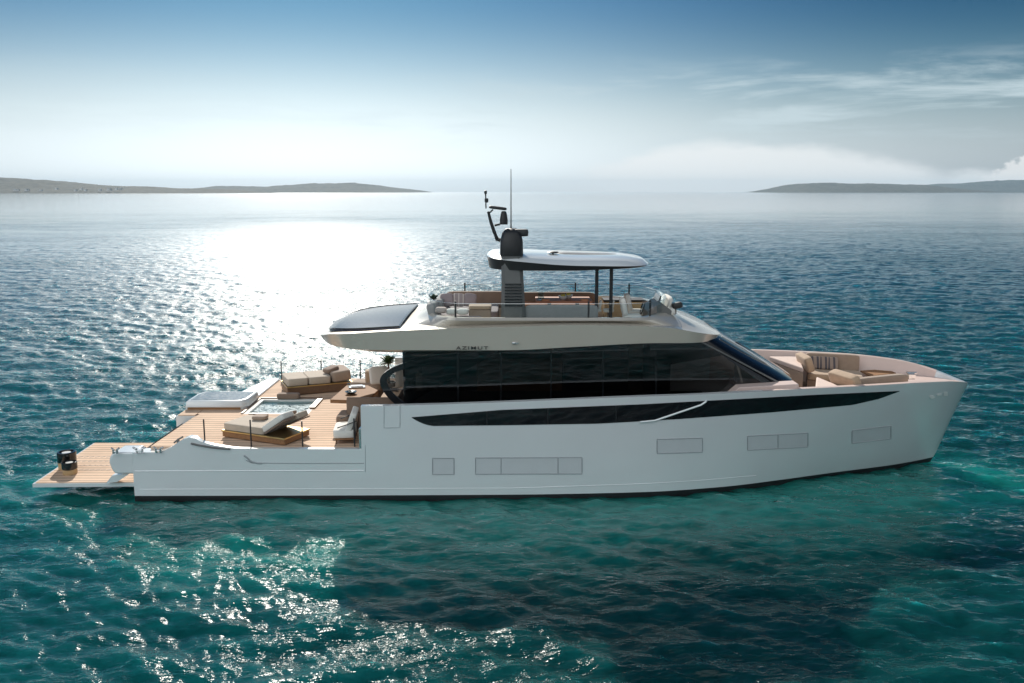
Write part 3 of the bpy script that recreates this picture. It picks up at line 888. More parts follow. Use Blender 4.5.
R_top0 = ring(-4.62, 4.95, 2.31, 1.55, 1.25, lambda x: crease(x) + 0.008, n_, q=2.6)
cob = lambda x: 3.90 if x < 3 else 3.90 - 0.03 * (x - 3)
R_mid = ring(-2.55, 4.45, 2.10, 1.3, 1.5, lambda x: crease(x) + 0.025 if x < 3 else crease(3) + 0.025 - 0.10 * (x - 3), n_, q=2.5)
R_co1 = ring(-2.16, 3.92, 2.25, 1.2, 1.4, lambda x: 4.00, n_, q=2.5)
R_co2 = ring(-2.08, 3.80, 2.18, 1.2, 1.4, lambda x: 4.055, n_, q=2.5)
R_co3 = ring(-1.98, 3.66, 2.06, 1.2, 1.4, lambda x: 4.05, n_, q=2.5)
R_fl = ring(-1.97, 3.65, 2.05, 1.2, 1.4, lambda x: 3.52, n_, q=2.5)
mb = MB().loft([R_bot0, R_bot1, R_cr, R_top0, R_mid, R_co1, R_co2, R_co3, R_fl], True, True, False)
roof = obj('roof', mb, 'champagne', yacht, ang=28)
mb = MB().loft([ring(-1.97, 3.65, 2.055, 1.2, 1.4, lambda x: 3.522, n_, q=2.5), ring(-1.97, 3.65, 2.055, 1.2, 1.4, lambda x: 3.50, n_, q=2.5)], True, True, True)
obj('flybridge_floor', mb, 'teak', yacht, smooth=False)
# solar panel on the aft roof: follows the roof skin
def roof_z(x): return crease(x) + 0.035
def solar():
    N = 28; rows = []
    for k in range(N + 1):
        s = k / N
        x = -4.50 + (1.92) * s
        ha = 2.08 * (1 - (1 - min(1, s / 0.85)) ** 2.6) ** (1 / 2.6)
        row = []
        for j in range(13):
            v = -1 + 2 * j / 12
            # the front edge is slanted and curves back to the coaming
            xx = x
            row.append(Vector((xx, YC + v * ha, smooth_interp(CRX, CRZ, xx) + 0.052 + 0.05 * (1 - v * v))))
        rows.append(row)
    return rows
rw = solar()
mb = MB().loft(rw, closed=False)
bot = [[p - Vector((0, 0, 0.04)) for p in r] for r in rw]
edge = [r[0] for r in rw] + rw[-1][1:] + [r[-1] for r in rw[::-1]][1:] + rw[0][::-1][1:-1]
mb2 = MB().loft([[p for p in edge], [p - Vector((0, 0, 0.06)) for p in edge]])
mb.add(mb2.v, mb2.f)
sol = obj('solar_panel', mb, 'solar', roof)
obj('panel_rim', MB().tube(edge, 0.018, 6, closed=True), 'black_gloss', sol)

# builder's name on the fascia
def fascia_y(x, z):
    return YC - 2.345
cu = bpy.data.curves.new('name_lettering', 'FONT')
cu.body = 'AZIMUT'
cu.size = 0.105; cu.extrude = 0.004; cu.space_character = 1.25
cu.offset = 0.0008
cu.materials.append(M['black_matte'])
tmp = bpy.data.objects.new('lettering_curve', cu); COL.objects.link(tmp)
lm = bpy.data.meshes.new_from_object(tmp.evaluated_get(bpy.context.evaluated_depsgraph_get()))
bpy.data.objects.remove(tmp)
lt = bpy.data.objects.new('name_lettering', lm); COL.objects.link(lt)
p = at(456, 349.6, Y=19.58)
lt.parent = roof
lt.location = (p.x, 19.585 - YC, p.z)
lt.rotation_euler = (math.pi / 2, 0, 0); lt.scale = (1.62, 1.0, 1.0)
p = at(514, 343.0, Y=19.58)
obj('nav_light', MB().pad((p.x, 19.57, p.z), (0.09, 0.05, 0.05), e=0.6).box((p.x + 0.06, 19.585, p.z), (0.08, 0.04, 0.03)), 'steel', roof)

# flybridge glass windbreak and its posts
GT = lambda x: 4.37
g0 = ring(-2.03, 3.73, 2.12, 1.2, 1.4, lambda x: 4.05, n_, q=2.5)
g1 = ring(-2.06, 3.77, 2.13, 1.2, 1.4, GT, n_, q=2.5)
fg = obj('glass_windbreak', MB().loft([g0, g1]), 'glass_clear', yacht)
obj('top_rail', MB().tube(g1, 0.007, 6, closed=True), 'steel', fg)
def rail_post(x, sgn):
    # nearest ring point
    best = min((q for q in g0 if (q.y - YC) * sgn > 0.3), key=lambda q: abs(q.x - x))
    mb = MB().tube([(best.x, best.y, 4.04), (best.x, best.y, 4.42)], 0.022, 8)
    obj('rail_post', mb, 'black_matte', yacht)
for px in (455, 589, 651):
    x = at(px, 310, Y=19.83).x
    rail_post(x, -1); rail_post(x, 1)

# saloon glazing
glz = lambda x: 2.05
G0 = ring(-2.60, 6.85, 2.12, 0.12, 0.85, lambda x: 2.05 if x < 4.0 else 2.05 + 0.42 * min(1, (x - 4.0) / 2.3), n_, q=2.2)
top_w = 2.17
def glass_ring(t):
    out = []
    for a, b in zip(G0, G1):
        out.append(a.lerp(b, t))
    return out
G1 = ring(-2.60, 4.98, top_w, 0.12, 0.80, lambda x: btm(x) + 0.06, n_, q=2.2)
def glazing_part(front):
    n = len(G0); mb = MB()
    for i in range(n):
        j = (i + 1) % n
        f = min(G1[i].x, G1[j].x) > 4.15
        if f == front:
            cols = [[a.lerp(b, t) for t in (0, .2, .4, .6, .8, 1.0)] for a, b in ((G0[i], G1[i]), (G0[j], G1[j]))]
            mb.loft(cols, closed=False)
    return mb
sal = obj('saloon_glazing', glazing_part(False), 'glass_dark', yacht, ang=30)
obj('windscreen', glazing_part(True), 'glass_solid', yacht, ang=30)
def side_mullion(px0, py0, px1, py1, w_, name='mullion', m='black_gloss'):
    a = at(px0, py0, Y=YC - top_w - 0.005); b = at(px1, py1, Y=YC - 2.125 - 0.005)
    mb = MB().add([a + Vector((-w_, 0, 0)), a + Vector((w_, 0, 0)), b + Vector((w_, 0, 0)), b + Vector((-w_, 0, 0)),
                   a + Vector((-w_, .04, 0)), a + Vector((w_, .04, 0)), b + Vector((w_, .04, 0)), b + Vector((-w_, .04, 0))],
                  [(0, 1, 2, 3), (7, 6, 5, 4), (0, 4, 5, 1), (3, 2, 6, 7), (0, 3, 7, 4), (1, 5, 6, 2)])
    obj(name, mb, m, sal, smooth=False)
for px in (458, 501, 551, 603, 656):
    side_mullion(px, 350, px, 408, 0.014)
side_mullion(698, 340.0, 778, 382, 0.035, 'windscreen_pillar', 'graphite')
# raked roof-to-deck pillars along the windscreen edge, near and far
for sgn in (-1, 1):
    a = Vector((4.93, YC + sgn * 1.55, 3.53)); b = Vector((6.52, YC + sgn * 1.35, 2.50))
    obj('windscreen_pillar', MB().tube([a, a.lerp(b, .33) + Vector((0.03, 0, 0.03)), a.lerp(b, .66) + Vector((0.03, 0, 0.03)), b], 0.022, 8), 'gelcoat', sal)
wb = Vector((5.7, YC + 0.3, 3.08))
obj('wiper', MB().tube([(6.55, YC - 0.7, 2.52), (5.75, YC - 0.75, 3.05)], 0.018, 6).tube([(5.45, YC - 0.8, 3.27), (6.1, YC - 0.7, 2.86)], 0.015, 6), 'black_matte', sal)
# sill under the windscreen, in the bulwark return
cw = MB().plate([(at(724, 391, Y=19.55).x, 2.20), (at(739, 385, Y=19.55).x, 2.50), (at(798, 383.4, Y=19.55).x, 2.58), (at(800, 391, Y=19.55).x, 2.20)], 19.5, 19.9)
obj('coachroof_side', cw, 'blush', yacht, bevel=0.02)
cf = MB().prism([(6.2, 19.8), (6.7, 20.2), (6.95, YC), (6.7, 23.7), (6.2, 24.1)], 1.65, 2.38)
obj('coachroof_front', cf, 'gelcoat', yacht, bevel=0.03)
# saloon interior floor and dark lower wainscot
side = MB().prism([(x, YC - half(x, 1.1) + 0.10) for x in (-3.3, 0, 2, 4, 5, 6)] + [(x, YC + half(x, 1.1) - 0.10) for x in (6, 5, 4, 2, 0, -3.3)], 1.10, 1.25)
obj('main_deck', side, 'teak', yacht, smooth=False)
for yy in (YC - 2.03, YC + 2.03):
    obj('saloon_wainscot', MB().box((0.95, yy, 1.77), (6.9, 0.05, 1.1)), 'black_matte', sal, smooth=False)
ceil_ = MB().loft([ring(-2.55, 4.7, 2.1, 0.12, 0.8, lambda x: btm(x) - 0.01, n_, q=2.2), ring(-2.55, 4.7, 2.1, 0.12, 0.8, lambda x: btm(x) - 0.05, n_, q=2.2)], True, True, True)
obj('saloon_ceiling', ceil_, 'wood_dark', sal)
obj('bulkhead', MB().box((3.2, 21.9, 2.3), (0.15, 2.6, 2.1)), 'black_matte', sal, smooth=False)
cnt = MB().box((0.2, 22.6, 1.95), (2.2, 0.7, 1.4))
obj('galley_counter', cnt, 'wood_mid', sal, smooth=False, bevel=0.01)

# aft wing: curved black fashion plate with its pane
YW = 19.86
outer = [(500, 351), (460, 353.5), (430, 357.2), (408, 361.8), (394, 366.5), (385, 372), (380.6, 377.6), (380.2, 383), (383, 390), (388.5, 397.5), (396, 404.5), (404, 410)]
mbp = MB(); P = [at(x, y, Y=YW) for x, y in outer]
fine = []
for i in range(len(P) - 1):
    for k in range(4):
        t = k / 4
        p0, p1, p2, p3 = P[max(0, i - 1)], P[i], P[i + 1], P[min(len(P) - 1, i + 2)]
        fine.append(0.5 * ((2 * p1) + (p2 - p0) * t + (2 * p0 - 5 * p1 + 4 * p2 - p3) * t * t + (3 * p1 - p0 - 3 * p2 + p3) * t ** 3))
fine.append(P[-1])
c0 = at(420, 384, Y=YW)
for sgn in (1, -1):
    f2 = [Vector((p.x, p.y if sgn > 0 else 2 * YC - p.y, p.z)) for p in fine]
    cc = Vector((c0.x, f2[0].y, c0.z))
    inner = []
    for i, p in enumerate(f2):
        d = (cc - p); d.normalize()
        wdt = 0.16 * min(1.0, 0.25 + i / 14.0)
        inner.append(p + d * wdt)
    mb = MB().loft([[a + Vector((0, -0.035, 0)) for a in f2], [a + Vector((0, -0.035, 0)) for a in inner], [a + Vector((0, 0.035, 0)) for a in inner], [a + Vector((0, 0.035, 0)) for a in f2], [a + Vector((0, -0.035, 0)) for a in f2]], closed=False)
    aw = obj('aft_wing', mb, 'black_gloss', yacht, ang=50)
    end = Vector((f2[0].x, f2[0].y, f2[-1].z))
    n2 = len(inner)
    mb = MB().add(inner + [Vector((-2.98, inner[0].y, 2.02)), Vector((-2.98, inner[0].y, 3.26))], [tuple(range(n2)) + (n2, n2 + 1)])
    mb = MB().add(inner, [tuple(range(n2))])
    obj('wing_pane', mb, 'glass_dark', aw, smooth=False)

# ---- hardtop
HX0, HX1 = at(485.5, 262, Y=20.6).x, at(645, 266, Y=21.95).x
HZ = 5.02
hb = lambda x: HZ + 0.03 + (0.06 * max(0, (x - 1.5)) / 1.8 if x > 1.5 else 0)
H0 = ring(HX0 + 0.25, HX1 - 0.5, 1.35, 0.9, 1.3, lambda x: hb(x), n_, q=2.6)
H1 = ring(HX0 + 0.05, HX1 - 0.05, 1.58, 0.9, 1.1, lambda x: hb(x) + 0.03, n_, q=3.0)
H2 = ring(HX0, HX1, 1.62, 0.9, 1.1, lambda x: hb(x) + lerp([-0.6, 1.0, 3.2], [0.30, 0.16, 0.06], x), n_, q=3.0)
H3 = ring(HX0 + 0.08, HX1 - 0.12, 1.50, 0.9, 1.1, lambda x: hb(x) + lerp([-0.6, 1.0, 2.4, 3.2], [0.37, 0.27, 0.22, 0.17], x), n_, q=3.0)
H4 = ring(HX0 + 0.4, HX1 - 0.6, 1.0, 0.7, 1.2, lambda x: hb(x) + lerp([-0.6, 1.0, 2.4, 3.2], [0.40, 0.33, 0.27, 0.24], x), n_, q=2.6)
H5 = ring(HX0 + 0.9, HX1 - 1.2, 0.4, 0.4, 0.8, lambda x: hb(x) + lerp([-0.6, 1.0, 2.4, 3.2], [0.41, 0.35, 0.29, 0.26], x), n_, q=2.6)
ht = obj('hardtop', MB().loft([H2, H3, H4, H5], True, False, True), 'gelcoat', yacht, ang=60)
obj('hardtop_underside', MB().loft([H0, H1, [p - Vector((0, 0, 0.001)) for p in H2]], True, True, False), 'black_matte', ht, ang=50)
# raised skylight and its long bright edge, small dome on a stalk
sk = MB().loft([ring(0.9, 2.75, 0.55, 0.3, 0.9, lambda x: hb(x) + lerp([1.0, 2.4, 3.2], [0.32, 0.24, 0.15], x), 30), ring(0.98, 2.6, 0.5, 0.3, 0.9, lambda x: hb(x) + lerp([1.0, 2.4, 3.2], [0.37, 0.29, 0.2], x), 30)], True, False, True)
obj('skylight', sk, 'champagne', ht, ang=50)
p = at(553, 252.5, Y=21.3)
ga = MB().lathe([(0.03, p.z - 0.12), (0.02, p.z - 0.02), (0.11, p.z - 0.015), (0.145, p.z + 0.005), (0.12, p.z + 0.022), (0.02, p.z + 0.03)], (p.x, 21.3, 0), 20)
obj('satellite_puck', ga, 'black_matte', ht)
for px in (597, 611.5):
    p = at(px, 268, Y=21.0)
    mb = MB().tube([(p.x, 21.0, 3.52), (p.x, 21.0, HZ + 0.10)], 0.042, 10)
    obj('hardtop_post', mb, 'black_matte', ht)

# ---- mast tower
YM = 20.75
def mast_ring(px0, px1, py, y0, y1):
    a = at(px0, py, Y=YM); b = at(px1, py, Y=YM)
    c = min(0.08, (y1 - y0) / 4)
    return [Vector((a.x + c, y0, a.z)), Vector((b.x - c, y0, a.z)), Vector((b.x, y0 + c, a.z)), Vector((b.x, y1 - c, a.z)), Vector((b.x - c, y1, a.z)), Vector((a.x + c, y1, a.z)), Vector((a.x, y1 - c, a.z)), Vector((a.x, y0 + c, a.z))]
base = mast_ring(501, 526, 320.5, 20.35, 21.15)
mb = MB().loft([base, mast_ring(501.5, 524, 290, 20.4, 21.1), mast_ring(501.5, 522.5, 262, 20.42, 21.1), mast_ring(501.5, 522, 255, 20.42, 21.1)], True, True, True)
mast = obj('mast', mb, 'graphite', yacht, ang=30)
hd = MB().loft([mast_ring(500.2, 523, 254.8, 20.38, 21.15), mast_ring(500.2, 523, 250, 20.36, 21.16), mast_ring(500.6, 522.6, 240, 20.36, 21.16), mast_ring(502, 521, 233, 20.4, 21.12), mast_ring(505, 518, 229.3, 20.5, 21.0), mast_ring(508, 515.5, 228.2, 20.6, 20.9)], True, True, True)
obj('mast_head', hd, 'black_matte', mast, ang=60)
lv = MB()
for k in range(8):
    py = 284.5 + k * 3.0
    a = at(504.8, py, Y=20.36); b = at(521.5 + k * 0.12, py, Y=20.36)
    lv.box(((a.x + b.x) / 2, 20.40 - 0.012 * k * 0.4, a.z), (b.x - a.x, 0.06, 0.032))
obj('louvre', lv, 'black_gloss', mast, smooth=False)
p0 = at(511, 229, Y=YM); p1 = at(511, 169, Y=YM)
obj('whip_antenna', MB().tube([p0, p0.lerp(p1, .08), p1], [0.022, 0.016, 0.008], 8), 'graphite', mast)
ho = MB().pad((at(521, 232.5, Y=YM).x, YM - 0.1, at(521, 232.5, Y=YM).z), (0.34, 0.3, 0.17), e=0.35)
obj('radar_scanner', ho, 'black_matte', mast)
tw_ = [at(x, y, Y=YM) for x, y in ((500.5, 240), (497.2, 239.3), (494.6, 233), (491, 222.5), (488.2, 211.5))]
arm = obj('mast_arm', MB().tube(tw_, [0.05, 0.05, 0.042, 0.038, 0.03], 8).tube([at(494.5, 225.5, Y=YM), at(500, 224.2, Y=YM)], 0.028, 6).tube([at(489.5, 213, Y=YM), at(493, 209.5, Y=YM)], 0.02, 6), 'black_matte', mast)
q = at(497.8, 208.0, Y=YM)
obj('radar_bar', MB().pad((q.x, YM, q.z), (0.42, 0.18, 0.075), roll=R(7), e=0.5), 'black_matte', mast)
q = at(503.8, 218, Y=YM)
obj('searchlight', MB().lathe([(0.09, q.z - 0.15), (0.095, q.z - 0.05), (0.075, q.z + 0.08), (0.055, q.z + 0.15), (0.02, q.z + 0.16)], (q.x, YM, 0), 16), 'black_matte', mast)
a, b = at(486, 208.5, Y=YM), at(485.6, 193, Y=YM)
obj('mast_lamp', MB().tube([a, b], 0.015, 8).lathe([(0.03, b.z - 0.22), (0.045, b.z - 0.2), (0.045, b.z - 0.14), (0.03, b.z - 0.12)], (b.x + 0.02, YM, 0), 12).lathe([(0.02, b.z - 0.03), (0.035, b.z), (0.03, b.z + 0.05), (0.01, b.z + 0.06)], (b.x, YM, 0), 12), 'black_matte', mast)

# ---- foredeck
def inner_b(x, z=1.60):
    t = max(0.0, min(1.0, z / 2.3)); xe = XW_END + (X_END - XW_END) * t ** 0.85
    x0 = x if x < 4 else min(X_END, 4.0 + (x - 4.0) * (X_END - 4.0) / (xe - 4.0))
    return min(half(x0, z) - 0.06, half(x0, zref(x0)) - thick(x0))
fx = list(np.linspace(6.1, 10.2, 16))
mb = MB().prism([(x, YC - inner_b(x)) for x in fx] + [(x, YC + inner_b(x)) for x in fx[::-1]], 1.62, 1.70)
obj('foredeck', mb, 'teak_pale', yacht, smooth=False)
fx = list(np.linspace(10.0, 11.35, 14))
mb = MB().prism([(x, YC - max(0.02, inner_b(x, 1.9))) for x in fx] + [(x, YC + max(0.02, inner_b(x, 1.9))) for x in fx[::-1]], 1.9, 2.10)
obj('bow_deck', mb, 'blush', yacht, smooth=False)
p = at(911, 378.5, Z=2.42)
mb = MB().box((p.x, p.y, 2.47), (0.16, 0.12, 0.12)).tube([(p.x - 0.12, p.y, 2.56), (p.x + 0.12, p.y, 2.56)], 0.025)
obj('bow_cleat', mb, 'steel', hull)

# bow bulwark lining and capping; warm bounced light is put into its pink
for sgn in (-1, 1):
    cols = []
    for x in XS:
        if x < 5.6 or x > 11.3: continue
        zt = zref(x); b_in = max(0.02, half(x, zt) - thick(x))
        b_lo = min(b_in, max(0.01, half(x, 1.6) - 0.05))
        xt = xmap(x, zt) - (0.0 if x < 11 else 0.1); xl = min(xt, xmap(x, 1.6) - (0.0 if x < 9 else 0.08))
        cols.append([Vector((xmap(x, zt), YC + sgn * (half(x, zt) - 0.02), zt + 0.004)), Vector((xt, YC + sgn * (b_in - 0.006), zt + 0.004)), Vector((xl, YC + sgn * (b_lo - 0.006), 1.6))])
    obj('bulwark_lining', MB().loft(cols, closed=False), 'blush', hull, ang=40)

# ================================================================== furniture
def sunbed(cx, cy, rz, L, Wd, z, label, raised, bh=0.2, mh=0.2):
    t = thing('sunbed', (cx, cy, z), label, 'sunbed', 'sunbeds on the aft deck')
    X = Matrix.Translation((cx, cy, z)) @ Matrix.Rotation(rz, 4, 'Z')
    obj('base', MB().box((0, 0, bh / 2 + 0.01), (L, Wd, bh - 0.02), X), 'wood_mid' if raised else 'wood_dark', t, bevel=0.015)
    obj('trim', MB().box((0, 0, bh + 0.012), (L + 0.03, Wd + 0.03, 0.035), X), 'brass', t, bevel=0.006)
    zm = bh + 0.03 + mh / 2
    if raised:
        ml = L * 0.66
        obj('mattress', MB().pad((-(L - ml) / 2 + 0.02, 0, zm), (ml, Wd, mh), e=0.14, X=X), 'fabric_cream', t)
        for s in (-1, 1):
            T = X @ Matrix.Translation((L * 0.16, s * Wd * 0.245, bh + 0.10)) @ Matrix.Rotation(R(-33 if s < 0 else -24), 4, 'Y')
            k = obj('backrest', MB().pad((0.34, 0, 0.05), (0.74, Wd * 0.47, 0.15), e=0.22, X=T), 'fabric_white' if s < 0 else 'fabric_cream', t)
            obj('backrest_board', MB().box((0.36, 0, -0.045), (0.70, Wd * 0.45, 0.03), T), 'fabric_brown', k, smooth=False)
    else:
        for k, (c, l) in enumerate(((-0.335, 0.32), (0.0, 0.34))):
            obj('mattress', MB().pad((c * L, 0, zm), (L * l, Wd, mh), e=0.16, X=X), 'fabric_cream', t)
        obj('backrest', MB().pad((L * 0.34, 0, zm + 0.06), (L * 0.31, Wd, mh + 0.10), roll=R(-5), e=0.28, X=X), 'fabric_taupe', t)
    return t, X
nb, NX = sunbed(-5.78, 20.02, R(-24), 1.80, 0.92, ZD, 'cream sunbed with two raised backrests and brass edge, beside the near deck edge', True, 0.15, 0.17)
fb, FX = sunbed(-5.66, 24.95, R(24), 1.85, 1.0, ZD, 'flat cream sunbed with brown bolster on the far terrace beyond the tub', False, 0.24, 0.22)
def pillow(X, c, d, m, label, rz=0.0, tilt=0.0, roll=0.0, e=0.5, group=None, name='pillow'):
    loc = X @ Vector(c)
    mb = MB().pad(c, d, rz, tilt, roll, e, X=X)
    return tag(obj(name, mb, m, loc=loc), label, 'cushion' if name == 'pillow' else name, group)
pillow(NX, (-0.30, 0.18, 0.40), (0.34, 0.34, 0.10), 'fabric_taupe', 'small brown pillow lying flat on the near sunbed mattress', rz=0.3)
pillow(NX, (0.52, 0.24, 0.53), (0.30, 0.30, 0.09), 'fabric_brown', 'dark pillow leaning on the raised far backrest of the near sunbed', roll=R(-30))
pillow(FX, (0.40, -0.1, 0.60), (0.42, 0.36, 0.14), 'fabric_brown', 'brown pillow on the far terrace sunbed by its bolster', rz=0.4, roll=R(-12))

# aft cockpit dining table
def aft_table():
    zt = 1.90
    c = [at(332, 400.5, Z=zt), at(352, 385.2, Z=zt), at(372, 387.0, Z=zt), at(383, 393, Z=zt), at(364, 402.5, Z=zt)]
    cx = sum(p.x for p in c) / 5; cy = sum(p.y for p in c) / 5
    t = thing('dining_table', (cx, cy, ZD), 'low brown wooden table with drinks in front of the curved aft sofa', 'table')
    poly = [at(330, 399.5, Z=zt), at(347, 384.8, Z=zt), at(368, 385.2, Z=zt), at(378, 390, Z=zt), at(372, 396, Z=zt), at(356, 400.3, Z=zt)]
    obj('tabletop', MB().prism([(p.x, p.y) for p in poly], zt - 0.09, zt), 'wood_mid', t, bevel=0.015)
    obj('pedestal', MB().lathe([(0.26, ZD), (0.26, ZD + 0.03), (0.08, ZD + 0.06), (0.08, zt - 0.12), (0.16, zt - 0.09)], (cx, cy, 0), 20), 'graphite', t)
    return zt
zt = aft_table()
def bottle_thing(name, prof, loc, m, label, cat, group=None, n=16):
    return tag(obj(name, MB().lathe([(r, z + loc[2]) for r, z in prof], (loc[0], loc[1], 0), n), m, loc=loc), label, cat, group)
p = at(351, 394, Z=zt)
bottle_thing('bowl', [(0.06, 0.0), (0.12, 0.03), (0.15, 0.07), (0.13, 0.07), (0.05, 0.03)], (p.x, p.y, zt), 'black_gloss', 'black bowl on the aft wooden table', 'bowl')
p = at(349, 391, Z=zt)
bottle_thing('wine_glass', [(0.035, 0.0), (0.006, 0.01), (0.006, 0.09), (0.04, 0.13), (0.045, 0.2), (0.04, 0.2)], (p.x, p.y, zt), 'glass_clear', 'stemmed glass on the aft wooden table beside the bowl', 'glass')
p = at(357, 387.5, Z=zt)
tag(obj('serving_tray', MB().box((p.x, p.y, zt + 0.015), (0.42, 0.26, 0.03), rz=0.2).box((p.x, p.y, zt + 0.04), (0.3, 0.18, 0.03), rz=0.2), 'steel', loc=(p.x, p.y, zt), bevel=0.008), 'flat metal tray on the aft wooden table', 'tray')

# aft sofa: brown back facing us, wraps the table
def sofa_arc(pts, z0, zseat, zback, dseat, dback, t, mseat, mback, inward=1):
    """pts: outer plan line of the sofa; seat and back follow it"""
    P = [Vector((p[0], p[1], 0)) for p in pts]
    N = []
    for i in range(len(P)):
        d = (P[min(i + 1, len(P) - 1)] - P[max(i - 1, 0)]).normalized()
        N.append(Vector((-d.y, d.x, 0)) * inward)
    def strip(o0, o1, za, zb, r):
        rings = []
        for p, n in zip(P, N):
            a = p + n * o0; b = p + n * o1
            rings.append([a + Vector((0, 0, za)), a + Vector((0, 0, zb - r)), a + n * r + Vector((0, 0, zb)), b - n * r + Vector((0, 0, zb)), b + Vector((0, 0, zb - r)), b + Vector((0, 0, za))])
        return MB().loft(rings, True, True, True)
    obj('base', strip(dback + 0.02, dseat, z0, zseat - 0.18, 0.02), mback, t, ang=50)
    obj('seat', strip(dback, dseat + 0.02, zseat - 0.178, zseat, 0.06), mseat, t, ang=60)
    obj('backrest', strip(0.0, dback - 0.004, z0, zback, 0.06), mback, t, ang=60)
sf = thing('curved_sofa', (-3.4, 21.0, ZD), 'dark brown curved sofa wrapped round the aft table, its back towards the near side', 'sofa')
pts = []
for k in range(15):
    u = k / 14
    if u < 0.5:
        pts.append((-3.95 + 2 * u * 1.0, 20.45))
    else:
        a_ = (u - 0.5) / 0.5 * math.pi / 2
        pts.append((-2.95 + 0.35 * math.sin(a_), 20.8 - 0.35 * math.cos(a_)))
pts.append((-2.6, 22.0)); pts.append((-2.6, 23.3))
sofa_arc(pts, ZD, 1.66, 2.02, 0.80, 0.18, sf, 'fabric_tan', 'fabric_brown')
# brown corner piece left of the sofa back
bs = MB().pad((-4.02, 20.62, 1.42), (0.34, 0.75, 0.42), e=0.3)
obj('ottoman_end', bs, 'fabric_brown', sf)
# light upright cushion of the far sofa end
p = at(379, 376, Y=23.7)
pillow(Matrix.Identity(4), (p.x, 23.7, p.z + 0.02), (0.52, 0.2, 0.50), 'fabric_white', 'large white cushion standing on the far end of the curved sofa', rz=0.35, tilt=R(-18), e=0.35)
p = at(368, 377, Y=23.9)
pillow(Matrix.Identity(4), (p.x, 23.9, p.z - 0.02), (0.16, 0.4, 0.44), 'fabric_tan', 'tan cushion behind the white one at the far end of the sofa', rz=0.2, e=0.4)
p = at(362, 385.0, Z=1.74)
ot = thing('pouf', (p.x, p.y + 0.5, ZD), 'rounded tan pouf behind the aft wooden table', 'pouf')
obj('seat', MB().pad((p.x + 0.05, p.y + 0.75, 1.58), (0.95, 0.6, 0.24), rz=-0.25, e=0.4), 'fabric_taupe', ot)
obj('plinth', MB().pad((p.x + 0.05, p.y + 0.75, 1.36), (0.8, 0.45, 0.34), rz=-0.25, e=0.2), 'wood_dark', ot)

# white lounge armchair next to the step
def armchair():
    a = at(347, 446, Z=ZD)
    cx, cy = -3.84, 19.75
    t = thing('armchair', (cx, cy, ZD), 'white low armchair with dark frame by the step at the near deck edge', 'armchair')
    X = Matrix.Translation((cx, cy, ZD)) @ Matrix.Rotation(R(6), 4, 'Z')
    obj('seat', MB().pad((-0.02, 0, 0.24), (0.50, 0.80, 0.20), e=0.22, X=X), 'fabric_white', t)
    obj('backrest', MB().pad((0.14, 0, 0.48), (0.15, 0.80, 0.50), roll=R(20), e=0.25, X=X), 'fabric_white', t)
    obj('frame', MB().box((0, 0, 0.12), (0.46, 0.76, 0.04), X), 'wood_mid', t, bevel=0.01)
    for sx in (-0.19, 0.19):
        for sy in (-0.33, 0.33):
            obj('leg', MB().tube([(sx, sy, 0.12), (sx * 1.1, sy * 1.05, 0.0)], [0.022, 0.014], 8, X=X), 'wood_dark', t)
    for sy in (-0.42, 0.42):
        obj('arm', MB().tube([(0.22, sy, 0.12), (0.28, sy, 0.55), (-0.16, sy, 0.40)], 0.014, 8, X=X), 'black_matte', t)
armchair()

# potted palm by the saloon door
def palm(px, py, Y, h, label, z0=ZD, potr=0.2, mat_='leaf', nfr=30, name='potted_palm'):
    p = at(px, py, Y=Y)
    t = thing(name, (p.x, Y, z0), label, 'plant')
    ph = 0.45 if z0 == ZD else 0.2
    obj('pot', MB().lathe([(potr * 0.75, z0), (potr, z0 + ph), (potr * 0.92, z0 + ph), (potr * 0.9, z0 + ph - 0.04)], (p.x, Y, 0), 20), 'ceramic', t)
    obj('soil', MB().lathe([(potr * 0.9, z0 + ph - 0.045), (potr * 0.9, z0 + ph - 0.035)], (p.x, Y, 0), 20), 'soil', t)
    rng = random.Random(3)
    mb = MB()
    obj('trunk', MB().tube([(p.x, Y, z0 + ph - 0.05), (p.x + 0.02, Y, z0 + ph + (p.z - z0 - ph) * 0.6), (p.x, Y, p.z)], [0.035, 0.03, 0.02], 8), 'wood_dark', t)
    for k in range(nfr):
        a_ = rng.uniform(0, 2 * math.pi); el = rng.uniform(-0.1, 1.3); L = h * rng.uniform(0.7, 1.1)
        d = Vector((math.cos(a_) * math.cos(el), math.sin(a_) * math.cos(el), math.sin(el)))
        sd = d.cross(Vector((0, 0, 1))).normalized()
        prev = None
        base_ = Vector((p.x, Y, p.z - 0.05))
        for j in range(9):
            u = j / 8
            c_ = base_ + d * L * u + Vector((0, 0, -0.5 * L * u * u * (1.1 - 0.5 * math.sin(el))))
            if 0 < j:
                for s in (-1, 1):
                    ll = L * 0.30 * math.sin(math.pi * min(1, u * 0.9 + 0.1))
                    tip = c_ + sd * s * ll + d * ll * 0.6 + Vector((0, 0, -ll * 0.35))
                    wv = d * 0.022
                    mb.add([c_ - wv, c_ + wv, tip], [(0, 1, 2)])
    obj('fronds', mb, mat_, t, smooth=False)
palm(388, 361.5, 24.0, 0.36, 'green palm in a pot under the roof overhang behind the curved sofa')

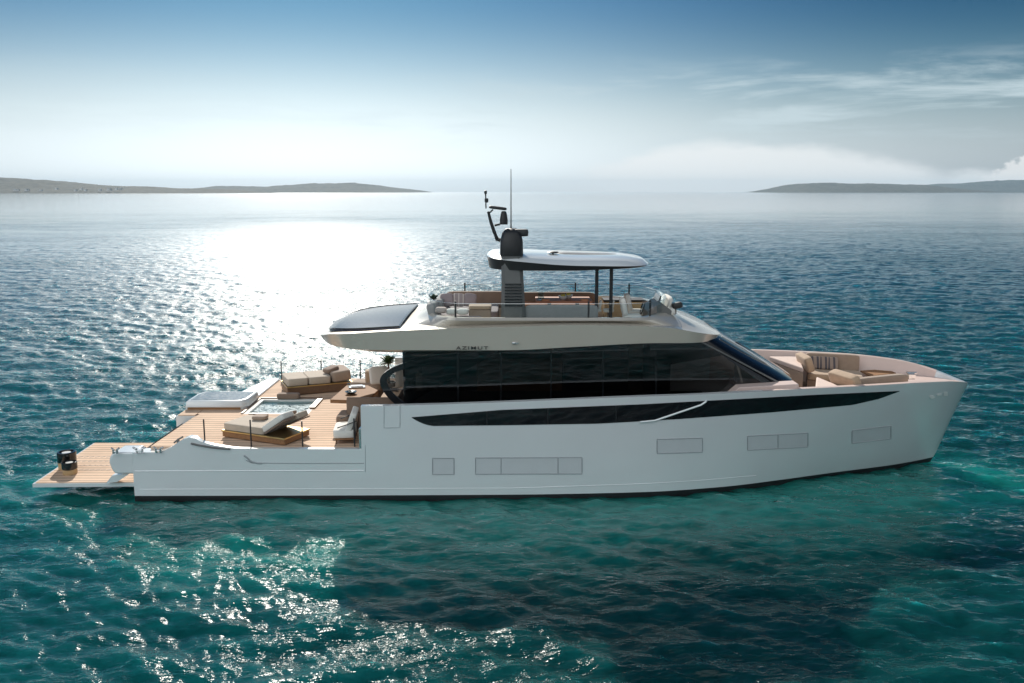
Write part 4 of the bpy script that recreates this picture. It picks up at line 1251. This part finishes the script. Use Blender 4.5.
# lanterns on the swim platform
def lantern(px, py, r, h, label):
    p = at(px, py, Z=ZP)
    t = thing('candle_lantern', (p.x, p.y, ZP), label, 'lantern', 'lanterns on the swim platform')
    z = ZP
    obj('wooden_base', MB().lathe([(r * 0.92, z), (r * 0.97, z + 0.02), (r * 0.97, z + h * 0.42), (r * 0.9, z + h * 0.42)], (p.x, p.y, 0), 28), 'wood_light', t)
    obj('black_collar', MB().lathe([(r * 0.98, z + h * 0.421), (r * 1.03, z + h * 0.46), (r * 1.03, z + h * 0.97), (r * 0.97, z + h), (r * 0.78, z + h), (r * 0.76, z + h * 0.9), (r * 0.76, z + h * 0.8)], (p.x, p.y, 0), 28), 'black_gloss', t)
    obj('candle', MB().lathe([(r * 0.5, z + h * 0.8), (r * 0.5, z + h * 0.95), (r * 0.1, z + h * 0.955)], (p.x, p.y, 0), 20), 'ceramic', t)
lantern(67.8, 468.4, 0.205, 0.42, 'larger round wood and black lantern at the back on the swim platform')
lantern(70.2, 473.6, 0.165, 0.29, 'smaller round wood and black lantern in front on the swim platform')

# ---- bow lounge
ZF = 1.70
def pad_block(name, poly, z, label, cat, group):
    cx = sum(p[0] for p in poly) / len(poly); cy = sum(p[1] for p in poly) / len(poly)
    t = thing(name, (cx, cy, ZF), label, cat, group)
    obj('base', MB().prism(poly, ZF if cy > 22 else 2.08, z - 0.14), 'fabric_taupe', t, bevel=0.02)
    obj('mattress', MB().prism(poly, z - 0.138, z), 'fabric_pink', t, bevel=0.035)
fp = [(p.x, p.y) for p in pz([(769, 356.2), (799, 356.2), (803.5, 367.8)], 2.38)]
np_ = [(p.x, p.y) for p in pz([(816.5, 376.2), (815, 391.0), (849, 389.5)], 2.36)]
pad_block('sun_pad', fp, 2.38, 'pale pink wedge-shaped sun pad behind the windscreen at the far side of the bow', 'sun pad', 'bow sun pads')
pad_block('sun_pad', np_, 2.36, 'pale pink triangular sun pad at the near gunwale of the bow', 'sun pad', 'bow sun pads')
# far sofa
t = thing('bow_sofa', (8.6, 23.6, ZF), 'brown sofa along the far bow bulwark with striped cushions', 'sofa', 'bow sofas')
s0, s1 = at(806, 352, Y=23.72), at(860, 353.5, Y=23.30)
ang_ = math.atan2(s1.y - s0.y, s1.x - s0.x)
mid = (s0 + s1) / 2; L = (s1 - s0).length
X = Matrix.Translation((mid.x, mid.y, ZF)) @ Matrix.Rotation(ang_, 4, 'Z')
obj('backrest', MB().pad((0, 0.02, 0.58), (L, 0.20, 0.52), e=0.2, X=X), 'fabric_taupe', t)
obj('base', MB().box((0.05, -0.48, 0.13), (L, 0.80, 0.25), X), 'fabric_brown', t, bevel=0.02)
obj('seat', MB().pad((0.05, -0.50, 0.34), (L, 0.84, 0.18), e=0.2, X=X), 'fabric_tan', t)
for k in range(3):
    pillow(X, (-0.42 + 0.21 * k, -0.17, 0.60), (0.30, 0.12, 0.34), 'stripe_brown', ['striped brown cushion nearest the windscreen on the far bow sofa', 'striped brown cushion in the middle of the row on the far bow sofa', 'striped brown cushion nearest the bow on the far bow sofa'][k], tilt=R(-14), e=0.4, group='striped bow cushions')
q0 = at(805, 361, Y=22.9)
pillow(Matrix.Identity(4), (q0.x, 22.9, 2.42), (0.20, 0.9, 0.42), 'fabric_tan', 'tall tan end cushion between the far sun pad and far bow sofa', roll=R(-18), e=0.3)
# near sofa
t = thing('bow_sofa', (9.0, 20.6, ZF), 'tan bow sofa with its long backrest along the near gunwale', 'sofa', 'bow sofas')
s0, s1 = at(857, 385, Y=19.95), at(908, 382, Y=20.55)
ang_ = math.atan2(s1.y - s0.y, s1.x - s0.x)
mid = (s0 + s1) / 2; L = (s1 - s0).length
X = Matrix.Translation((mid.x, mid.y, ZF)) @ Matrix.Rotation(ang_, 4, 'Z')
obj('backrest', MB().pad((0, 0.1, 0.68), (L + 0.1, 0.20, 0.42), e=0.3, X=X), 'fabric_taupe', t)
obj('base', MB().box((0, 0.55, 0.13), (L, 0.75, 0.25), X), 'fabric_brown', t, bevel=0.02)
obj('seat', MB().pad((0, 0.55, 0.34), (L, 0.8, 0.18), e=0.2, X=X), 'fabric_tan', t)
q0 = at(846, 380.5, Y=20.3)
pillow(Matrix.Identity(4), (q0.x, 20.35, q0.z - 0.02), (0.24, 0.95, 0.42), 'fabric_tan', 'tan end cushion between the near sun pad and near bow sofa', rz=R(18), roll=R(-24), e=0.32)
# bow table
t = thing('bow_table', (9.2, 22.2, ZF), 'low brown table between the two bow sofas', 'table')
ta, tb_ = at(866, 373.5, Z=2.12), at(893, 371.5, Z=2.12)
obj('tabletop', MB().prism([(ta.x, ta.y - 0.3), (tb_.x, tb_.y - 0.2), (tb_.x, tb_.y + 0.35), (ta.x, ta.y + 0.4)], 2.08, 2.12), 'wood_mid', t, bevel=0.01)
obj('pedestal', MB().lathe([(0.2, ZF), (0.2, ZF + 0.03), (0.05, ZF + 0.05), (0.05, 2.08)], ((ta.x + tb_.x) / 2, (ta.y + tb_.y) / 2, 0), 16), 'steel', t)

# ---- flybridge furniture
ZFB = 3.522
# aft lounge
t = thing('lounge_sofa', (-1.2, 22.4, ZFB), 'grey-brown sofa across the aft end of the flybridge', 'sofa')
obj('base', MB().box((-1.1, 22.6, ZFB + 0.12), (1.5, 1.7, 0.24)), 'wood_dark', t, bevel=0.02)
obj('seat', MB().pad((-1.1, 22.55, ZFB + 0.32), (1.5, 1.7, 0.2), e=0.2), 'fabric_mauve', t)
obj('backrest', MB().pad((-0.9, 23.35, ZFB + 0.52), (1.7, 0.22, 0.44), e=0.25), 'fabric_brown', t)
obj('side_back', MB().pad((-1.78, 22.2, ZFB + 0.52), (0.22, 1.5, 0.46), e=0.3), 'fabric_grey', t)
for k, (px, m_) in enumerate(((447, 'fabric_mauve'), (458.5, 'stripe_mauve'), (470, 'fabric_mauve'))):
    q = at(px, 300, Y=21.7 + 0.03 * k)
    pillow(Matrix.Identity(4), (q.x, 21.7 + 0.03 * k, q.z), (0.33, 0.14, 0.33), m_,
           ['plain mauve cushion at the stern end of the flybridge sofa', 'mauve cushion with pale stripes on the flybridge sofa', 'plain mauve cushion nearest the mast on the flybridge sofa'][k], tilt=R(-15), rz=0.1 * (k - 1), roll=R((-6, 3, 8)[k]), e=0.45, group='flybridge sofa cushions')
t = thing('chaise', (-1.4, 20.8, ZFB), 'low grey chaise at the near side of the flybridge beside the glass', 'chaise')
obj('base', MB().box((-1.28, 20.82, ZFB + 0.14), (1.2, 0.7, 0.28)), 'fabric_grey', t, bevel=0.03)
obj('seat', MB().pad((-1.28, 20.82, ZFB + 0.38), (1.2, 0.72, 0.2), e=0.22), 'fabric_mauve', t)
obj('backrest', MB().pad((-1.86, 20.9, ZFB + 0.52), (0.26, 0.75, 0.5), roll=R(-14), e=0.35), 'fabric_grey', t)
for k, (px, py) in enumerate(((441, 310), (452, 311.5), (463, 311.5))):
    q = at(px, py, Y=20.5)
    tag(obj('towel_roll', MB().pad((q.x, 20.5, q.z), (0.27, 0.24, 0.14), e=0.55), ('fabric_pink', 'fabric_white', 'fabric_white')[k], loc=(q.x, 20.5, q.z)),
        ['pinkish rolled towel at the stern end of the flybridge chaise', 'white rolled towel in the middle of the flybridge chaise', 'white rolled towel nearest the mast on the flybridge chaise'][k], 'towel', 'towels on the flybridge chaise')
q0, q1 = at(469, 306, Y=20.6), at(491, 318, Y=20.6)
t = thing('storage_bench', ((q0.x + q1.x) / 2, 20.75, ZFB), 'tan storage bench against the mast on the flybridge', 'bench')
obj('box', MB().box(((q0.x + q1.x) / 2, 20.75, (ZFB + q0.z - 0.08) / 2), (q1.x - q0.x, 0.5, q0.z - 0.08 - ZFB)), 'fabric_taupe', t, bevel=0.02)
obj('lid', MB().pad(((q0.x + q1.x) / 2, 20.75, q0.z - 0.03), (q1.x - q0.x + 0.02, 0.53, 0.09), e=0.25), 'fabric_tan', t)
palm(433.5, 297, 21.3, 0.2, 'small spiky dark plant at the stern corner of the flybridge', ZFB, 0.09, 'leaf_dark', 16, 'spiky_plant')
# dining set
q0, q1 = at(536, 300, Y=21.6), at(592, 300, Y=21.6)
zt2 = q0.z - 0.0
cx = (q0.x + q1.x) / 2
t = thing('flybridge_table', (cx, 21.9, ZFB), 'reddish wooden dining table on the flybridge under the hardtop', 'table')
obj('tabletop', MB().box((cx, 21.9, zt2 - 0.03), (q1.x - q0.x, 0.95, 0.05)), 'terracotta', t, bevel=0.015)
for s in (-1, 1):
    obj('pedestal', MB().lathe([(0.2, ZFB), (0.2, ZFB + 0.02), (0.05, ZFB + 0.05), (0.05, zt2 - 0.06)], (cx + s * 0.35, 21.9, 0), 14), 'graphite', t)
t = thing('dining_bench', (cx, 23.2, ZFB), 'reddish-brown bench sofa along the far side of the flybridge table', 'bench')
obj('base', MB().box((cx - 0.2, 23.15, ZFB + 0.14), (2.3, 0.7, 0.28)), 'wood_dark', t, bevel=0.02)
obj('seat', MB().pad((cx - 0.2, 23.12, ZFB + 0.37), (2.3, 0.72, 0.18), e=0.2), 'orange_cloth', t)
obj('backrest', MB().pad((cx - 0.2, 23.48, ZFB + 0.50), (2.3, 0.2, 0.40), e=0.25), 'fabric_brown', t)
for k, px in enumerate((563, 569)):
    q = at(px, 297.5, Y=21.7)
    bottle_thing('fruit_bowl', [(0.03, 0), (0.05, 0.01), (0.10, 0.06), (0.115, 0.10), (0.10, 0.10), (0.05, 0.05)], (q.x, 21.7 + 0.2 * k, zt2 - 0.005), 'ceramic', ['white bowl nearer the mast on the flybridge table', 'white bowl nearer the bow on the flybridge table'][k], 'bowl', 'bowls on the flybridge table')
    tag(obj('lemon', MB().pad((q.x, 21.7 + 0.2 * k, zt2 + 0.10), (0.12, 0.1, 0.09), e=0.8), 'fruit', loc=(q.x, 21.7 + 0.2 * k, zt2 + 0.1)), ['yellow fruit in the bowl nearer the mast on the flybridge table', 'yellow fruit in the bowl nearer the bow on the flybridge table'][k], 'fruit', 'fruit on the flybridge table')
q = at(541, 296, Y=21.6)
bottle_thing('glass_vase', [(0.07, 0), (0.075, 0.005), (0.078, 0.2), (0.072, 0.2), (0.07, 0.01)], (q.x, 21.6, zt2 - 0.005), 'glass_clear', 'square-shouldered clear glass vase at the mast end of the flybridge table', 'vase')
for k, px in enumerate((546, 585)):
    q = at(px, 302, Y=21.35)
    tag(obj('napkin', MB().pad((q.x, 21.5, zt2 + 0.015), (0.2, 0.14, 0.05), e=0.4), 'orange_cloth', loc=(q.x, 21.5, zt2)), ['folded orange napkin at the mast end of the flybridge table', 'folded orange napkin at the bow end of the flybridge table'][k], 'napkin', 'napkins on the flybridge table')
q0, q1 = at(525, 306, Y=20.6), at(598, 306, Y=20.6)
t = thing('dining_bench', ((q0.x + q1.x) / 2, 20.75, ZFB), 'long grey bench with its back to the near flybridge glass, beside the table', 'bench')
obj('base', MB().box(((q0.x + q1.x) / 2, 20.85, ZFB + 0.14), (q1.x - q0.x, 0.6, 0.28)), 'wood_dark', t, bevel=0.02)
obj('seat', MB().pad(((q0.x + q1.x) / 2, 20.88, ZFB + 0.37), (q1.x - q0.x, 0.62, 0.18), e=0.2), 'fabric_grey', t)
obj('backrest', MB().pad(((q0.x + q1.x) / 2, 20.56, ZFB + 0.45), (q1.x - q0.x, 0.16, 0.56), e=0.2), 'fabric_grey', t)
# bar cabinet with bottles next to the posts
q0, q1 = at(614, 300, Y=22.6), at(633, 308, Y=22.6)
t = thing('bar_cabinet', ((q0.x + q1.x) / 2, 22.75, ZFB), 'warm wooden bar cabinet on the flybridge beside the hardtop posts', 'cabinet')
obj('body', MB().box(((q0.x + q1.x) / 2, 22.75, (ZFB + q0.z) / 2 - 0.02), (q1.x - q0.x + 0.5, 0.5, q0.z - ZFB - 0.04)), 'wood_light', t, bevel=0.01)
obj('worktop', MB().box(((q0.x + q1.x) / 2, 22.75, q0.z), (q1.x - q0.x + 0.55, 0.55, 0.035)), 'black_matte', t, smooth=False)
for k, px in enumerate((596, 608.5)):
    q = at(px, 303.5, Y=21.3)
    t = thing('bar_stool', (q.x, 21.3, ZFB), ['white bar stool by the aft hardtop post', 'white bar stool by the forward hardtop post'][k], 'stool', 'bar stools by the hardtop posts')
    obj('seat', MB().pad((q.x, 21.3, ZFB + 0.50), (0.26, 0.3, 0.08), e=0.4), 'fabric_white', t)
    obj('backrest', MB().pad((q.x + 0.1, 21.3, ZFB + 0.64), (0.05, 0.28, 0.24), roll=R(10), e=0.4), 'fabric_white', t)
    obj('stem', MB().lathe([(0.14, ZFB), (0.14, ZFB + 0.02), (0.025, ZFB + 0.04), (0.025, ZFB + 0.47)], (q.x, 21.3, 0), 12), 'steel', t)
# helm
t = thing('helm_console', (2.85, 21.0, ZFB), 'dark angular helm console with screen at the front of the flybridge', 'helm console')
a0 = at(658, 309, Y=20.9)
obj('pedestal', MB().plate([(a0.x - 0.25, ZFB), (a0.x + 0.22, ZFB), (a0.x + 0.28, a0.z), (a0.x + 0.02, a0.z + 0.19), (a0.x - 0.30, a0.z - 0.02)], 20.6, 21.7), 'graphite', t, smooth=False, bevel=0.02)
obj('screen', MB().plate([(a0.x + 0.02, a0.z + 0.16), (a0.x + 0.06, a0.z + 0.33), (a0.x + 0.03, a0.z + 0.33), (a0.x - 0.02, a0.z + 0.19)], 20.8, 21.5), 'black_gloss', t, smooth=False)
obj('steering_wheel', MB().tube([(a0.x - 0.34 + 0.05 * math.sin(a), 21.1 + 0.17 * math.cos(a), a0.z + 0.02 + 0.17 * math.sin(a)) for a in [2 * math.pi * k / 20 for k in range(20)]], 0.013, 6, closed=True), 'black_matte', t)
def helm_chair(px, Y, label):
    q = at(px, 311, Y=Y)
    t = thing('helm_chair', (q.x, Y, ZFB), label, 'chair', 'helm chairs')
    obj('seat', MB().pad((q.x, Y, ZFB + 0.42), (0.44, 0.44, 0.13), e=0.35), 'fabric_white', t)
    obj('backrest', MB().pad((q.x - 0.2, Y, ZFB + 0.66), (0.13, 0.44, 0.44), roll=R(-12), e=0.35), 'fabric_white', t)
    obj('stem', MB().lathe([(0.16, ZFB), (0.16, ZFB + 0.02), (0.04, ZFB + 0.05), (0.04, ZFB + 0.38)], (q.x, Y, 0), 14), 'steel', t)
helm_chair(632, 20.75, 'white pedestal helm chair nearest the near glass on the flybridge')
helm_chair(636, 21.6, 'white pedestal helm chair farther from the near glass on the flybridge')
q0 = at(667, 304, Y=21.4)
t = thing('front_lounger', (q0.x, 21.6, ZFB), 'pale padded seat at the very front of the flybridge behind the glass', 'seat')
obj('seat', MB().pad((q0.x - 0.02, 21.7, ZFB + 0.34), (0.4, 1.3, 0.5), e=0.3), 'fabric_white', t)
obj('backrest', MB().pad((q0.x + 0.04, 21.7, ZFB + 0.66), (0.13, 1.0, 0.34), roll=R(14), e=0.5), 'fabric_white', t)
q0 = at(677, 307, Y=21.2)
tag(obj('searchlight', MB().tube([(q0.x - 0.05, 21.2, 3.9), (q0.x - 0.05, 21.2, q0.z)], 0.04, 8).pad((q0.x, 21.2, q0.z + 0.04), (0.26, 0.2, 0.15), roll=R(-12), e=0.5), 'black_matte', loc=(q0.x, 21.2, 3.9)), 'small black searchlight ahead of the flybridge glass', 'searchlight')
